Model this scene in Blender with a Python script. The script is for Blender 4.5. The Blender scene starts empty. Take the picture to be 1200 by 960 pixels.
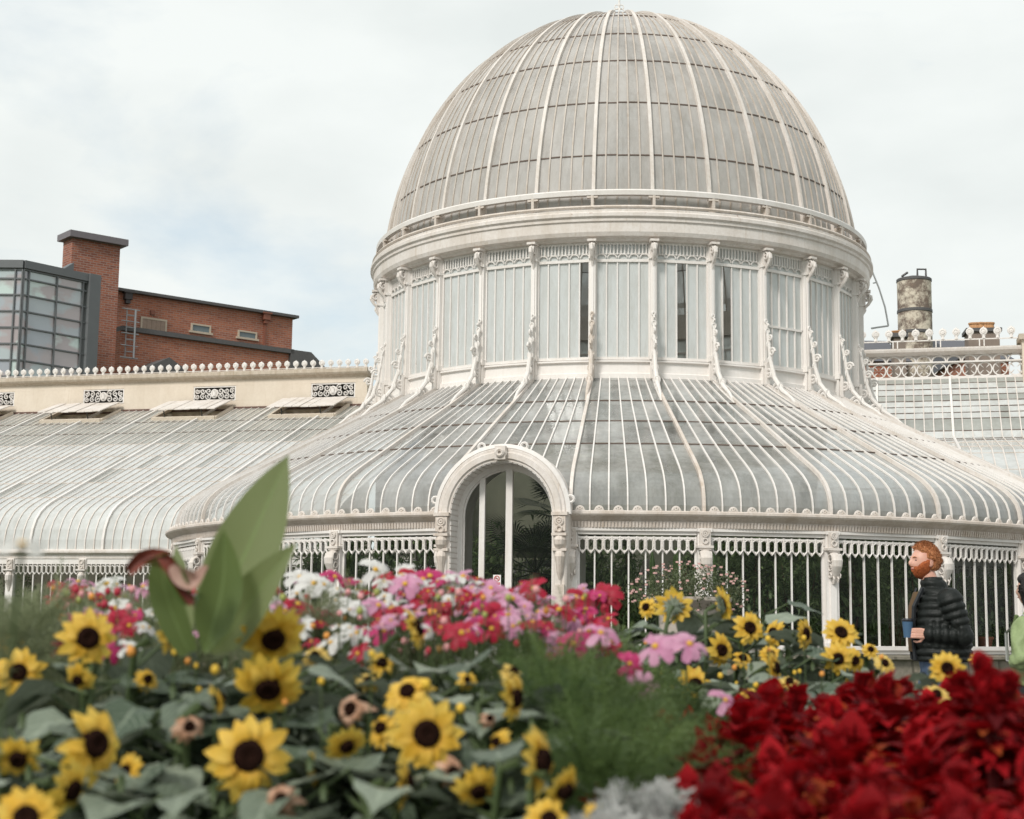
import bpy, math, random
import numpy as np
from mathutils import Vector, Matrix
R_ = random.Random(7)
sc = bpy.context.scene
PI = math.pi
rad = math.radians

# ---------------------------------------------------------------- camera
EYE = 1.2
PITCH, ROLL, FPX = 0.138, 0.012, 1800.0
cam_d = bpy.data.cameras.new("camera"); cam = bpy.data.objects.new("camera", cam_d)
sc.collection.objects.link(cam); sc.camera = cam
cam_d.sensor_width = 36.0; cam_d.lens = FPX / 1200 * 36
cam_d.clip_start = 0.05; cam_d.clip_end = 3000
cam.matrix_world = Matrix.Translation((0, 0, EYE)) @ Matrix.Rotation(PI / 2 + PITCH, 4, 'X') @ Matrix.Rotation(ROLL, 4, 'Z')
cam_d.dof.use_dof = True; cam_d.dof.focus_distance = 20.0; cam_d.dof.aperture_fstop = 5.2

# ---------------------------------------------------------------- sky and sun
SUN_EL, SUN_AZ = 40, 212        # azimuth measured clockwise from +Y (sun behind the camera's left shoulder)
w = bpy.data.worlds.new("World"); sc.world = w; w.use_nodes = True
nt = w.node_tree; nt.nodes.clear()
def N(t, **k):
    n = nt.nodes.new(t)
    for a, b in k.items(): setattr(n, a, b)
    return n
L = lambda a, b: nt.links.new(a, b)
out = N('ShaderNodeOutputWorld'); bg = N('ShaderNodeBackground'); bg.inputs[1].default_value = 0.10
sky = N('ShaderNodeTexSky'); sky.sky_type = 'NISHITA'; sky.sun_disc = False
sky.sun_elevation = rad(SUN_EL); sky.sun_rotation = rad(SUN_AZ); sky.air_density = 1.0; sky.dust_density = 2.0
tc = N('ShaderNodeTexCoord'); mp = N('ShaderNodeMapping'); mp.inputs['Scale'].default_value = (1.0, 1.0, 2.6)
mp.inputs['Location'].default_value = (0.42, 0.0, 0.13)
n1 = N('ShaderNodeTexNoise'); n1.inputs['Scale'].default_value = 2.7; n1.inputs['Detail'].default_value = 7; n1.inputs['Roughness'].default_value = 0.55; n1.inputs['Distortion'].default_value = 0.25
L(tc.outputs['Generated'], mp.inputs[0]); L(mp.outputs[0], n1.inputs['Vector'])
r1 = N('ShaderNodeValToRGB'); r1.color_ramp.elements[0].position = 0.28; r1.color_ramp.elements[1].position = 0.52
r1.color_ramp.elements[0].color = (0.45, 0.45, 0.45, 1); r1.color_ramp.elements[1].color = (1, 1, 1, 1)
L(n1.outputs[0], r1.inputs[0])
n2 = N('ShaderNodeTexNoise'); n2.inputs['Scale'].default_value = 4.5; n2.inputs['Detail'].default_value = 6
mp2 = N('ShaderNodeMapping'); mp2.inputs['Scale'].default_value = (1, 1, 2.2); mp2.inputs['Location'].default_value = (3.1, 1.7, 0.4)
L(tc.outputs['Generated'], mp2.inputs[0]); L(mp2.outputs[0], n2.inputs['Vector'])
r2 = N('ShaderNodeValToRGB')
r2.color_ramp.elements[0].position = 0.30; r2.color_ramp.elements[0].color = (6.2, 6.55, 6.45, 1)
r2.color_ramp.elements[1].position = 0.55; r2.color_ramp.elements[1].color = (7.1, 7.4, 7.25, 1)
L(n2.outputs[0], r2.inputs[0])
tn = N('ShaderNodeMixRGB'); tn.blend_type = 'MULTIPLY'; tn.inputs[0].default_value = 1; tn.inputs[2].default_value = (.92, 1.15, 1.15, 1); L(sky.outputs[0], tn.inputs[1])
mx = N('ShaderNodeMixRGB'); L(r1.outputs[0], mx.inputs[0]); L(tn.outputs[0], mx.inputs[1]); L(r2.outputs[0], mx.inputs[2])
L(mx.outputs[0], bg.inputs[0]); L(bg.outputs[0], out.inputs[0])
sun_d = bpy.data.lights.new("sun", 'SUN'); sun = bpy.data.objects.new("sun", sun_d); sc.collection.objects.link(sun)
sun_d.energy = 2.0; sun_d.angle = rad(14); sun_d.color = (1.0, 0.96, 0.90)
sdir = Vector((math.sin(rad(SUN_AZ)) * math.cos(rad(SUN_EL)), math.cos(rad(SUN_AZ)) * math.cos(rad(SUN_EL)), math.sin(rad(SUN_EL))))
sun.rotation_euler = sdir.to_track_quat('Z', 'Y').to_euler()
sc.view_settings.view_transform = 'Standard'; sc.view_settings.look = 'None'
sc.view_settings.exposure = 0.38; sc.view_settings.gamma = 1.0
sc.cycles.transparent_max_bounces = 16
sc.cycles.max_bounces = 8

# ---------------------------------------------------------------- helpers
def at(x, y, D):
    """world point seen at photo pixel (x, y) at forward distance D"""
    du, dv = x - 600, y - 480; cr, sr = math.cos(ROLL), math.sin(ROLL)
    u = du * cr + dv * sr; v = -du * sr + dv * cr
    c, s = math.cos(PITCH), math.sin(PITCH)
    d = Vector((u / FPX, c + v / FPX * s, s - v / FPX * c)); d *= D / d.y
    return d + Vector((0, 0, EYE))

def tag(o, label=None, cat=None, group=None, kind=None):
    if label: o['label'] = label
    if cat: o['category'] = cat
    if group: o['group'] = group
    if kind: o['kind'] = kind
    return o
def empty(name, loc, rz=0.0, label=None, cat=None, group=None):
    o = bpy.data.objects.new(name, None); sc.collection.objects.link(o)
    o.location = loc; o.rotation_euler = (0, 0, rz); o.empty_display_size = 0.2
    return tag(o, label, cat, group)
def inst(name, src, parent=None, loc=(0, 0, 0), rz=0.0):
    """another object on the same mesh"""
    o = bpy.data.objects.new(name, src.data); sc.collection.objects.link(o)
    o.parent = parent; o.location = loc; o.rotation_euler = (0, 0, rz); return o
def copy_tree(o, parent=None):
    c = o.copy(); sc.collection.objects.link(c); c.parent = parent
    for ch in list(o.children): copy_tree(ch, c)
    return c

class MB:
    def __init__(s): s.v = []; s.f = []; s.t = []; s.m = []; s.uv = {}
    def add(s, vs, fs, tone=0.5, mi=0):
        b = len(s.v); s.v.extend([tuple(p) for p in vs])
        for q in fs: s.f.append(tuple(i + b for i in q)); s.t.append(tone); s.m.append(mi)
    def box(s, c, d, M=None, tone=0.5, mi=0):
        x, y, z = d[0] / 2, d[1] / 2, d[2] / 2; c = Vector(c)
        vs = [Vector((a * x, b * y, e * z)) for a in (-1, 1) for b in (-1, 1) for e in (-1, 1)]
        if M is not None: vs = [M @ p for p in vs]
        s.add([c + p for p in vs], [(0, 1, 3, 2), (4, 6, 7, 5), (0, 4, 5, 1), (2, 3, 7, 6), (0, 2, 6, 4), (1, 5, 7, 3)], tone, mi)
    def grid(s, P, tone=0.5, closed_u=False, closed_v=False, mi=0):
        nu, nv = len(P), len(P[0]); vs = [p for row in P for p in row]; fs = []
        for i in range(nu - (0 if closed_u else 1)):
            for j in range(nv - (0 if closed_v else 1)):
                a = i * nv + j; b = ((i + 1) % nu) * nv + j; c = ((i + 1) % nu) * nv + (j + 1) % nv; d = i * nv + (j + 1) % nv
                fs.append((a, b, c, d))
        b = len(s.v); s.uv[b] = (nu, nv); s.add(vs, fs, tone, mi)
    def tube(s, pts, r, n=6, closed=False, flat=1.0, tone=0.5, mi=0):
        pts = [Vector(p) for p in pts]; m = len(pts); up = Vector((0, 0, 1)); P = []
        prev = None
        for i, p in enumerate(pts):
            a = pts[(i - 1) % m] if (closed or i > 0) else p; b = pts[(i + 1) % m] if (closed or i < m - 1) else p
            t = (b - a); t = t.normalized() if t.length > 1e-9 else Vector((0, 0, 1))
            if prev is None:
                x = t.cross(up)
                if x.length < 0.05: x = t.cross(Vector((1, 0, 0)))
            else: x = prev - t * prev.dot(t)
            x.normalize(); prev = x; y = t.cross(x)
            rr = r[i] if hasattr(r, '__len__') else r
            P.append([p + (x * math.cos(2 * PI * k / n) + y * math.sin(2 * PI * k / n) * flat) * rr for k in range(n)])
        s.grid(P, tone, closed_u=closed, closed_v=True, mi=mi)
        if not closed:
            b = len(s.v) - m * n
            s.f.append(tuple(b + k for k in range(n))[::-1]); s.t.append(tone); s.m.append(mi)
            s.f.append(tuple(b + (m - 1) * n + k for k in range(n))); s.t.append(tone); s.m.append(mi)
    def bar(s, pts, side, norms, w, h, closed=False, tone=0.5):
        """rectangular bar: width w along side, standing h out along the normals"""
        P = []
        for i, p in enumerate(pts):
            p = Vector(p); sd = Vector(side[i] if isinstance(side, list) else side).normalized() * w / 2
            nn = Vector(norms[i] if isinstance(norms, list) else norms).normalized() * h
            P.append([p - sd - nn * .15, p + sd - nn * .15, p + sd + nn, p - sd + nn])
        s.grid(P, tone, closed_u=closed, closed_v=True)
        if not closed:
            b = len(s.v) - len(pts) * 4
            s.f += [(b, b + 1, b + 2, b + 3), tuple(b + len(pts) * 4 - 4 + k for k in (3, 2, 1, 0))]; s.t += [tone] * 2; s.m += [0] * 2
    def lathe(s, prof, a0, a1, n, P, closed=False):
        """prof (r,z) swept over angle; P(theta,r,z) -> point"""
        full = abs(a1 - a0 - 2 * PI) < 1e-6
        rows = [[P(a0 + (a1 - a0) * i / n, r, z) for r, z in prof] for i in range(n if full else n + 1)]
        s.grid(rows, closed_u=full, closed_v=closed)
    def prism(s, poly, org, ax, ay, depth, tone=0.5, mi=0):
        org = Vector(org); ax = Vector(ax); ay = Vector(ay); nz = ax.cross(ay).normalized() * depth
        n = len(poly); a = [org + ax * x + ay * y for x, y in poly]; b = [p + nz for p in a]
        s.add(a + b, [tuple(range(n))[::-1], tuple(range(n, 2 * n))] + [(i, (i + 1) % n, n + (i + 1) % n, n + i) for i in range(n)], tone, mi)
    def build(s, name, mat, parent=None, smooth=False, off=(0, 0, 0), loc=(0, 0, 0), rz=0.0):
        me = bpy.data.meshes.new(name)
        ox, oy, oz = off
        me.from_pydata([(x - ox, y - oy, z - oz) for x, y, z in s.v], [], s.f); 
        for mt in (mat if isinstance(mat, (list, tuple)) else [mat]): me.materials.append(mt)
        if any(s.m): me.polygons.foreach_set('material_index', s.m)
        at_ = me.attributes.new('tone', 'FLOAT', 'FACE'); at_.data.foreach_set('value', s.t)
        if smooth:
            g = np.zeros((len(s.v), 3))
            for b, (nu, nv) in s.uv.items():
                k = np.arange(nu * nv); g[b:b + nu * nv, 0] = (k // nv) / max(1, nu - 1); g[b:b + nu * nv, 1] = (k % nv) / max(1, nv - 1); g[b:b + nu * nv, 2] = (b * .37) % 7
            me.attributes.new('guv', 'FLOAT_VECTOR', 'POINT').data.foreach_set('vector', g.ravel())
        if smooth: me.polygons.foreach_set('use_smooth', [True] * len(me.polygons))
        me.update()
        o = bpy.data.objects.new(name, me); sc.collection.objects.link(o)
        o.parent = parent; o.location = loc; o.rotation_euler = (0, 0, rz)
        return o

# ---------------------------------------------------------------- materials
def newmat(name):
    m = bpy.data.materials.new(name); m.use_nodes = True; nt = m.node_tree; nt.nodes.clear()
    return m, nt
class NT:
    def __init__(s, name):
        s.m, s.nt = newmat(name); s.o = s.n('ShaderNodeOutputMaterial')
    def n(s, t, inp=None, **k):
        x = s.nt.nodes.new(t)
        for a, b in k.items(): setattr(x, a, b)
        for a, b in (inp or {}).items():
            if isinstance(b, bpy.types.NodeSocket): s.nt.links.new(b, x.inputs[a])
            else: x.inputs[a].default_value = b
        return x
    def noise(s, vec, scale, detail=4, rough=.5): return s.n('ShaderNodeTexNoise', {'Vector': vec, 'Scale': scale, 'Detail': detail, 'Roughness': rough}).outputs[0]
    def ramp(s, fac, a, b, ca=(0, 0, 0, 1), cb=(1, 1, 1, 1)):
        r = s.n('ShaderNodeValToRGB', {0: fac}); e = r.color_ramp.elements
        e[0].position = a; e[1].position = b; e[0].color = ca; e[1].color = cb; return r.outputs[0]
    def mix(s, fac, a, b, mode='MIX'): return s.n('ShaderNodeMixRGB', {0: fac, 1: a, 2: b}, blend_type=mode).outputs[0]
    def math(s, op, a, b=0.0): return s.n('ShaderNodeMath', {0: a, 1: b}, operation=op).outputs[0]
    def coords(s, scale=(1, 1, 1), kind='Object'):
        t = s.n('ShaderNodeTexCoord'); return s.n('ShaderNodeMapping', {0: t.outputs[kind], 'Scale': scale}).outputs[0]
    def pbsdf(s, **k): return s.n('ShaderNodeBsdfPrincipled', {a.replace('_', ' '): b for a, b in k.items()})
    def bump(s, h, st=.3, d=.01): return s.n('ShaderNodeBump', {'Height': h, 'Strength': st, 'Distance': d}).outputs[0]
    def done(s, sh): s.nt.links.new(sh, s.o.inputs[0]); return s.m
def c4(c): return (c[0], c[1], c[2], 1)

def paint(name, col, dirt=.35, rust=.5, rough=.55, scale=1.0, streak=(1, 1, .35)):
    k = NT(name); v = k.coords(streak); v2 = k.coords()
    big = k.ramp(k.noise(v, 2.3 * scale, 6, .65), .38, .75)
    fine = k.ramp(k.noise(v2, 19 * scale, 5, .7), .35, .8)
    d = k.mix(k.math('MULTIPLY', big, dirt), c4(col), c4([x * y for x, y in zip(col, (.66, .60, .52))]))
    d = k.mix(k.math('MULTIPLY', fine, dirt * .7), d, c4([x * y for x, y in zip(col, (.62, .56, .48))]))
    drip = k.ramp(k.noise(k.coords((5, 5, .3)), 3.2, 5, .6), .58, .74)
    d = k.mix(k.math('MULTIPLY', drip, min(1, dirt * .75)), d, c4([col[0] * .62, col[1] * .52, col[2] * .40]))
    rm = k.ramp(k.noise(v2, 7.5 * scale, 8, .75), .645, .72)
    d = k.mix(k.math('MULTIPLY', rm, rust), d, (.27, .115, .05, 1))
    geo = k.bump(k.noise(v2, 40 * scale, 4), .25, .006)
    b = k.pbsdf(Base_Color=d, Roughness=rough, Normal=geo); b.inputs['Specular IOR Level'].default_value = .3
    return k.done(b.outputs[0])
def plain(name, col, rough=.6, var=.15, scale=8.0, spec=.4, metal=0.0, bump=.15):
    k = NT(name); v = k.coords(); n = k.noise(v, scale, 5, .6)
    d = k.mix(n, c4([x * (1 - var) for x in col]), c4([min(1, x * (1 + var)) for x in col]))
    b = k.pbsdf(Base_Color=d, Roughness=rough, Metallic=metal, Normal=k.bump(k.noise(v, scale * 4, 3), bump, .005))
    b.inputs['Specular IOR Level'].default_value = spec
    return k.done(b.outputs[0])
def glass(name, dirtcol, opac, tint=(.9, .93, .92), var=.25, rough=.06, tonevar=.3, ior=1.7, transl=0.3, scale=1.2, streak=(1, 1, .5)):
    """old single glazing: clear part, a dusty/whitewashed film of given opacity, reflection on top"""
    k = NT(name); v = k.coords(streak); t = k.n('ShaderNodeAttribute', attribute_name='tone').outputs['Fac']
    n = k.ramp(k.noise(v, scale, 6, .65), .3, .72)
    n2 = k.noise(k.coords((1, 1, .2)), scale * 9, 4, .7)
    # opacity varies in patches and from pane to pane
    op = k.math('ADD', opac, k.math('MULTIPLY', k.math('SUBTRACT', n, .5), var))
    op = k.math('ADD', op, k.math('MULTIPLY', k.math('SUBTRACT', t, .5), tonevar))
    op = k.math('ADD', op, k.math('MULTIPLY', k.math('SUBTRACT', n2, .5), var * .6))
    op = k.n('ShaderNodeClamp', {0: op}).outputs[0]
    grime = k.ramp(k.noise(k.coords((1, 1, .25)), scale * 5, 7, .75), .42, .78)
    dc = k.mix(k.math('MULTIPLY', n2, .5), c4(dirtcol), c4([x * .78 for x in dirtcol])); dc = k.mix(k.math('MULTIPLY', grime, .5), dc, c4([dirtcol[0] * .55, dirtcol[1] * .50, dirtcol[2] * .43])); dc = k.mix(k.math('MULTIPLY', t, .22), dc, c4([x * .6 for x in dirtcol]))
    dif = k.n('ShaderNodeBsdfDiffuse', {0: dc}); trl = k.n('ShaderNodeBsdfTranslucent', {0: dc})
    film = k.n('ShaderNodeMixShader', {0: transl, 1: dif.outputs[0], 2: trl.outputs[0]})
    tr = k.n('ShaderNodeBsdfTransparent', {0: c4(tint)})
    body = k.n('ShaderNodeMixShader', {0: op, 1: tr.outputs[0], 2: film.outputs[0]})
    gl = k.n('ShaderNodeBsdfGlossy', {'Color': (1, 1, 1, 1), 'Roughness': rough, 'Normal': k.bump(k.noise(k.coords(), 2.5, 2), .12, .02)})
    fr = k.n('ShaderNodeFresnel', {'IOR': ior})
    m = k.n('ShaderNodeMixShader', {0: fr.outputs[0], 1: body.outputs[0], 2: gl.outputs[0]})
    return k.done(m.outputs[0])

PAINT = paint('white_paint', (.79, .755, .73))
PAINT2 = paint('white_paint_weathered', (.75, .70, .665), dirt=.65, rust=.85)
PAINT_CLEAN = paint('white_paint_sound', (.82, .78, .75), dirt=.22, rust=.25)
PAINT_FLAKE = paint('white_paint_flaking', (.72, .65, .60), dirt=.9, rust=1.0, scale=1.6)
PAINT_BAR = paint('dome_bar_paint', (.60, .545, .50), dirt=.9, rust=.95, scale=2.2)
JOINT = paint('pane_lap_line', (.16, .12, .10), dirt=.6, rust=.6)
G_DOME = glass('dome_glass', (.66, .63, .60), .90, var=.42, tonevar=.30, transl=.25, ior=1.22, rough=.45)
G_DRUM = glass('drum_frosted_glass', (.92, .95, .94), .96, var=.12, tonevar=.10, transl=.35, ior=1.45, rough=.15)
G_CLEAR = glass('clear_glass', (.5, .5, .48), .0, var=.0, tonevar=.0, ior=1.22, rough=.02)
G_SKIRT = glass('roof_glass', (.78, .775, .755), .55, var=.55, tonevar=.45, transl=.40, ior=1.6, rough=.10)
G_WING = glass('wing_roof_glass', (.80, .81, .79), .92, var=.3, tonevar=.25, transl=.2, ior=1.5, rough=.18)
G_WINGD = glass('wing_roof_old_glass', (.55, .56, .52), .85, var=.3, tonevar=.3, transl=.2, ior=1.5, rough=.2)
DARK = plain('near_black_paint', (.035, .035, .03), .8)
# ================================================================ GROUND
def ground_mat():
    k = NT('lawn'); v = k.coords()
    c = k.mix(k.noise(v, .6, 6), (.05, .085, .025, 1), (.09, .13, .04, 1))
    c = k.mix(k.ramp(k.noise(v, 30, 4), .35, .7), c, (.035, .06, .02, 1))
    b = k.pbsdf(Base_Color=c, Roughness=.95, Normal=k.bump(k.noise(v, 60, 3), .8, .03)); return k.done(b.outputs[0])
def path_mat():
    k = NT('path_tarmac'); v = k.coords()
    c = k.mix(k.noise(v, 1.2, 5), (.13, .12, .11, 1), (.20, .19, .175, 1))
    c = k.mix(k.ramp(k.noise(v, 120, 2), .45, .6), c, (.09, .085, .08, 1))
    b = k.pbsdf(Base_Color=c, Roughness=.9, Normal=k.bump(k.noise(v, 160, 2), .5, .004)); return k.done(b.outputs[0])
def soil_mat():
    k = NT('soil'); v = k.coords()
    c = k.mix(k.noise(v, 6, 6), (.028, .02, .014, 1), (.06, .045, .03, 1))
    b = k.pbsdf(Base_Color=c, Roughness=1.0, Normal=k.bump(k.noise(v, 14, 5), 1, .05)); return k.done(b.outputs[0])
m = MB(); m.add([(-1500, -1500, 0), (1500, -1500, 0), (1500, 1500, 0), (-1500, 1500, 0)], [(0, 1, 2, 3)])
tag(m.build('lawn', ground_mat()), kind='structure')
C0 = Vector((2.222, 31.83, 0))
OX, OY = 0.131, -0.20            # centre of the veranda ring, relative to the dome's axis
TH = 0.25                        # the wings stand turned by this angle
U = Vector((math.cos(TH), -math.sin(TH), 0)); V = Vector((math.sin(TH), math.cos(TH), 0))
# path: a band curving round the front of the glasshouse
m = MB(); rows = []
for i in range(61):
    a = -1.65 + 3.0 * i / 60
    rows.append([C0 + Vector((OX + r * math.sin(a), OY - r * math.cos(a), .004 + (0 if j else 0))) for j, r in enumerate((10.1, 13.2, 16.6, 20.0, 23.2))])
m.grid(rows); tag(m.build('path', path_mat()), kind='structure')
# stone kerb between bed and path
m = MB(); m.lathe([(23.2, 0), (23.2, .12), (23.35, .12), (23.35, 0)], -1.65, 1.35, 90, lambda t, r, z: C0 + Vector((OX + r * math.sin(t), OY - r * math.cos(t), z)), closed=False)
tag(m.build('bed_kerb', plain('kerb_stone', (.30, .28, .25), .85)), kind='structure')
m = MB(); m.add([(-9, .3, .008), (9, .3, .008), (7, 8.2, .008), (-9, 8.2, .008)], [(0, 1, 2, 3)])
tag(m.build('flower_bed_soil', soil_mat()), kind='structure')

# ================================================================ PALM HOUSE
HOUSE = empty('palm_house', (C0.x, C0.y, 0), 0, 'domed white iron and glass palm house with drum, curved skirt roof and arched doorway', 'greenhouse')
DEL = 2 * PI / 29; PH = -0.054
E_ = EYE
def Pd(t, r, z):                 # point in the house's own frame (dome axis at the origin)
    k = min(1, max(0, (r - 4.95) / 4.15))
    return Vector((OX * k + r * math.sin(t), OY * k - r * math.cos(t), z + E_))
def Nd(t, nr, nz): return Vector((nr * math.sin(t), -nr * math.cos(t), nz)).normalized()
def Td(t): return Vector((math.cos(t), math.sin(t), 0))
def prof_normals(prof):
    o = []
    for i in range(len(prof)):
        a = prof[max(0, i - 1)]; b = prof[min(len(prof) - 1, i + 1)]
        dr, dz = b[0] - a[0], b[1] - a[1]; l = math.hypot(dr, dz); o.append((dz / l, -dr / l))   # outward when the profile runs upward
    return o

# ---- dome
RD, ZD, HD = 4.93, 7.0, 5.80
def dome_rz(t): return (RD * math.cos(t), ZD + HD * math.sin(t))
TJ = [0.03, .113, .255, .46, .667, .853, 1.08, 1.28, 1.50]
NP = 29 * 5
m = MB()
for b in range(NP):
    a0 = PH + DEL * (.5 + b / 5); a1 = a0 + DEL / 5
    for j in range(len(TJ) - 1):
        n = 3; tone = min(1, max(0, R_.gauss(.5, .22)))
        m.grid([[Pd(a, *dome_rz(TJ[j] + (TJ[j + 1] - TJ[j]) * i / n)) for i in range(n + 1)] for a in (a0, a1)], tone)
dome = m.build('dome', G_DOME, HOUSE)
ts = [0.0 + 1.5 * i / 36 for i in range(37)]
pr = [dome_rz(t) for t in ts]; pn = prof_normals(pr)
def polar_path(theta, prof): return [Pd(theta, r, z) for r, z in prof]
m = MB()
for b in range(NP):
    if b % 5 == 0: continue
    a = PH + DEL * (.5 + b / 5); n = 34 if b % 5 in (2, 3) else 30
    m.bar(polar_path(a, pr[:n]), Td(a), [Nd(a, x, z) for x, z in pn[:n]], .026, .020)
m.build('glazing_bars', PAINT_BAR, dome)
m = MB(); m.bar([Vector((0, -r, z + E_)) for r, z in pr], Td(0), [Nd(0, x, z) for x, z in pn], .062, .06)
rib0 = None
for k in range(29):
    if rib0 is None: rib0 = m.build('dome_rib', PAINT2, dome, rz=PH + DEL * .5)
    else: inst('dome_rib', rib0, dome, rz=PH + DEL * (k + .5))
for t in TJ[2:-1]:
    m = MB(); r, z = dome_rz(t)
    for k in range(NP):      # lap of the panes: slightly ragged
        a0 = PH + DEL * (.5 + k / 5) + .002; a1 = a0 + DEL / 5 - .004; dz = R_.uniform(-.006, .006)
        nx, nz = RD * 0 + math.cos(t), math.sin(t)
        m.bar([Pd(a0, r, z + dz), Pd((a0 + a1) / 2, r, z + dz), Pd(a1, r, z + dz)], (0, 0, 1), [Nd(a0, nx, nz), Nd((a0 + a1) / 2, nx, nz), Nd(a1, nx, nz)], .022, .014)
    m.build('pane_lap', JOINT, dome)
# crown
m = MB(); m.lathe([(.0, 12.93), (.16, 12.92), (.27, 12.86), (.31, 12.80), (.31, 12.74), (.36, 12.72), (.38, 12.66), (.36, 12.60)], 0, 2 * PI, 32, Pd)
crown = m.build('crown', PAINT2, HOUSE, smooth=True)
m = MB()
m.tube([Vector((0, 0, E_ + 12.9)), Vector((0, 0, E_ + 13.5))], .022, 8)
for s in (-1, 1):
    for ang in (0, PI / 2):
        d = Vector((math.cos(ang), math.sin(ang), 0))
        m.tube([Vector((0, 0, E_ + 13.0)) + d * s * .14 * math.sin(q) * 1.0 + Vector((0, 0, .12 - .12 * math.cos(q))) for q in [PI * i / 8 for i in range(9)]], .014, 6)
        m.tube([Vector((0, 0, E_ + 13.27)) + d * s * (.05 + .05 * math.cos(q)) + Vector((0, 0, .05 * math.sin(q))) for q in [2 * PI * i / 10 for i in range(10)]], .012, 6, closed=True)
m.build('finial', PAINT, crown)
# inner gallery ring seen faintly through the dome
m = MB(); m.lathe([(4.0, 9.60), (4.22, 9.60), (4.22, 9.70), (4.0, 9.70)], 0, 2 * PI, 58, Pd, closed=True); m.build('inner_ring', PAINT2, HOUSE)

# ---- drum cornice, gutter and guard rail
m = MB()
m.lathe([(4.80, 6.80), (5.02, 6.80), (5.05, 6.84), (5.14, 6.86), (5.17, 6.93), (5.17, 7.10), (5.20, 7.12), (5.20, 7.17), (5.24, 7.20), (5.24, 7.26), (5.20, 7.29), (5.20, 7.33), (5.06, 7.33), (5.06, 7.22), (4.90, 7.22)], 0, 2 * PI, 116, Pd, closed=True)
cornice = m.build('cornice', PAINT2, HOUSE)
m = MB(); m.lathe([(5.16, 7.36), (5.19, 7.35), (5.21, 7.38), (5.19, 7.41), (5.16, 7.40)], 0, 2 * PI, 116, Pd, closed=True); m.build('gutter_bead', PAINT_FLAKE, cornice)
m = MB(); m.lathe([(5.02, 7.62), (5.12, 7.62), (5.13, 7.70), (5.10, 7.73), (5.03, 7.73)], 0, 2 * PI, 116, Pd, closed=True)
rail = m.build('guard_rail', PAINT, HOUSE)
m = MB(); m.box((0, -5.10, E_ + 7.48), (.05, .05, .30)); m.box((0, -5.09, E_ + 7.59), (.20, .06, .035)); m.prism([(0, 0), (.20, 0), (0, .22)], (-.02, -5.09, E_ + 7.60), (0, 1, 0), (0, 0, -1), -.04)
p0 = m.build('rail_post', PAINT_FLAKE, rail, rz=PH + DEL * .5)
for k in range(1, 29): inst('rail_post', p0, rail, rz=PH + DEL * (k + .5))
m = MB(); m.lathe([(4.86, 6.78), (4.88, 7.4)], 0, 2 * PI, 116, Pd); m.build('cornice_back', PAINT2, cornice)

# ---- drum: base band, columns, windows
m = MB()
m.lathe([(4.97, 4.28), (4.97, 4.40), (4.93, 4.42), (4.93, 4.60), (4.98, 4.61), (4.98, 4.64), (4.86, 4.64), (4.86, 4.28)], 0, 2 * PI, 116, Pd, closed=True)
m.build('drum_base', PAINT_CLEAN, HOUSE)
def spiral(cx, cz, r0, turns, start, sgn=1, n=26, shrink=.12):
    return [(cx + sgn * (r0 * (1 - (1 - shrink) * i / n)) * math.cos(start + 2 * PI * turns * i / n), cz + (r0 * (1 - (1 - shrink) * i / n)) * math.sin(start + 2 * PI * turns * i / n)) for i in range(n + 1)]
def radial(pts): return [Vector((0, -r, z + E_)) for r, z in pts]     # (r,z) -> local at angle 0
m = MB()
m.box((0, -4.97, E_ + 5.56), (.105, .10, 2.50)); m.box((0, -5.025, E_ + 5.56), (.045, .03, 2.50))
m.box((0, -4.98, E_ + 6.50), (.14, .14, .05)); m.box((0, -4.98, E_ + 4.70), (.14, .13, .10))
col0 = m.build('drum_column', PAINT_CLEAN, HOUSE, rz=PH + DEL * .5)
m = MB()    # upper scroll bracket
m.tube(radial(spiral(5.10, 6.66, .085, 1.4, PI / 2, -1)), .030, 6); m.tube([p + Vector((.035, 0, 0)) for p in radial(spiral(5.10, 6.66, .085, 1.0, PI / 2, -1))], .02, 5)
m.tube([p - Vector((.035, 0, 0)) for p in radial(spiral(5.10, 6.66, .085, 1.0, PI / 2, -1))], .02, 5)
m.tube(radial([(5.19, 6.70), (5.20, 6.62), (5.14, 6.52), (5.06, 6.44), (5.03, 6.34)]), [.035, .04, .035, .03, .02], 6)
m.box((0, -5.08, E_ + 6.785), (.16, .22, .04)); m.box((0, -5.04, E_ + 6.62), (.10, .09, .28))
scr0 = m.build('scroll_bracket', PAINT2, col0)
m = MB()    # ornate foot console, scrolls climbing from the roof to the column
zr = lambda r: 4.33 - .58 * (r - 4.95)
m.tube(radial([(5.98, zr(5.98) + .03), (5.75, 3.98), (5.50, 4.14), (5.28, 4.40), (5.17, 4.72), (5.13, 5.02), (5.08, 5.28), (5.04, 5.42)]), [.015, .03, .042, .042, .036, .03, .026, .014], 8)
m.tube(radial(spiral(5.34, 4.16, .15, 1.7, 0, 1)), .030, 6); m.tube(radial(spiral(5.62, 3.98, .10, 1.5, PI / 2, 1)), .024, 6)
m.tube(radial(spiral(5.12, 4.52, .10, 1.5, PI, 1)), .026, 6); m.tube(radial(spiral(5.22, 4.88, .085, 1.5, 0, 1)), .022, 6)
m.tube(radial(spiral(5.17, 5.16, .06, 1.4, PI, 1)), .02, 6); m.tube(radial(spiral(5.08, 5.38, .045, 1.3, 0, 1)), .018, 6)
m.tube(radial([(5.0, 4.34), (5.3, zr(5.3) + .02), (5.98, zr(5.98) + .02)]), .03, 6)
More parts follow.
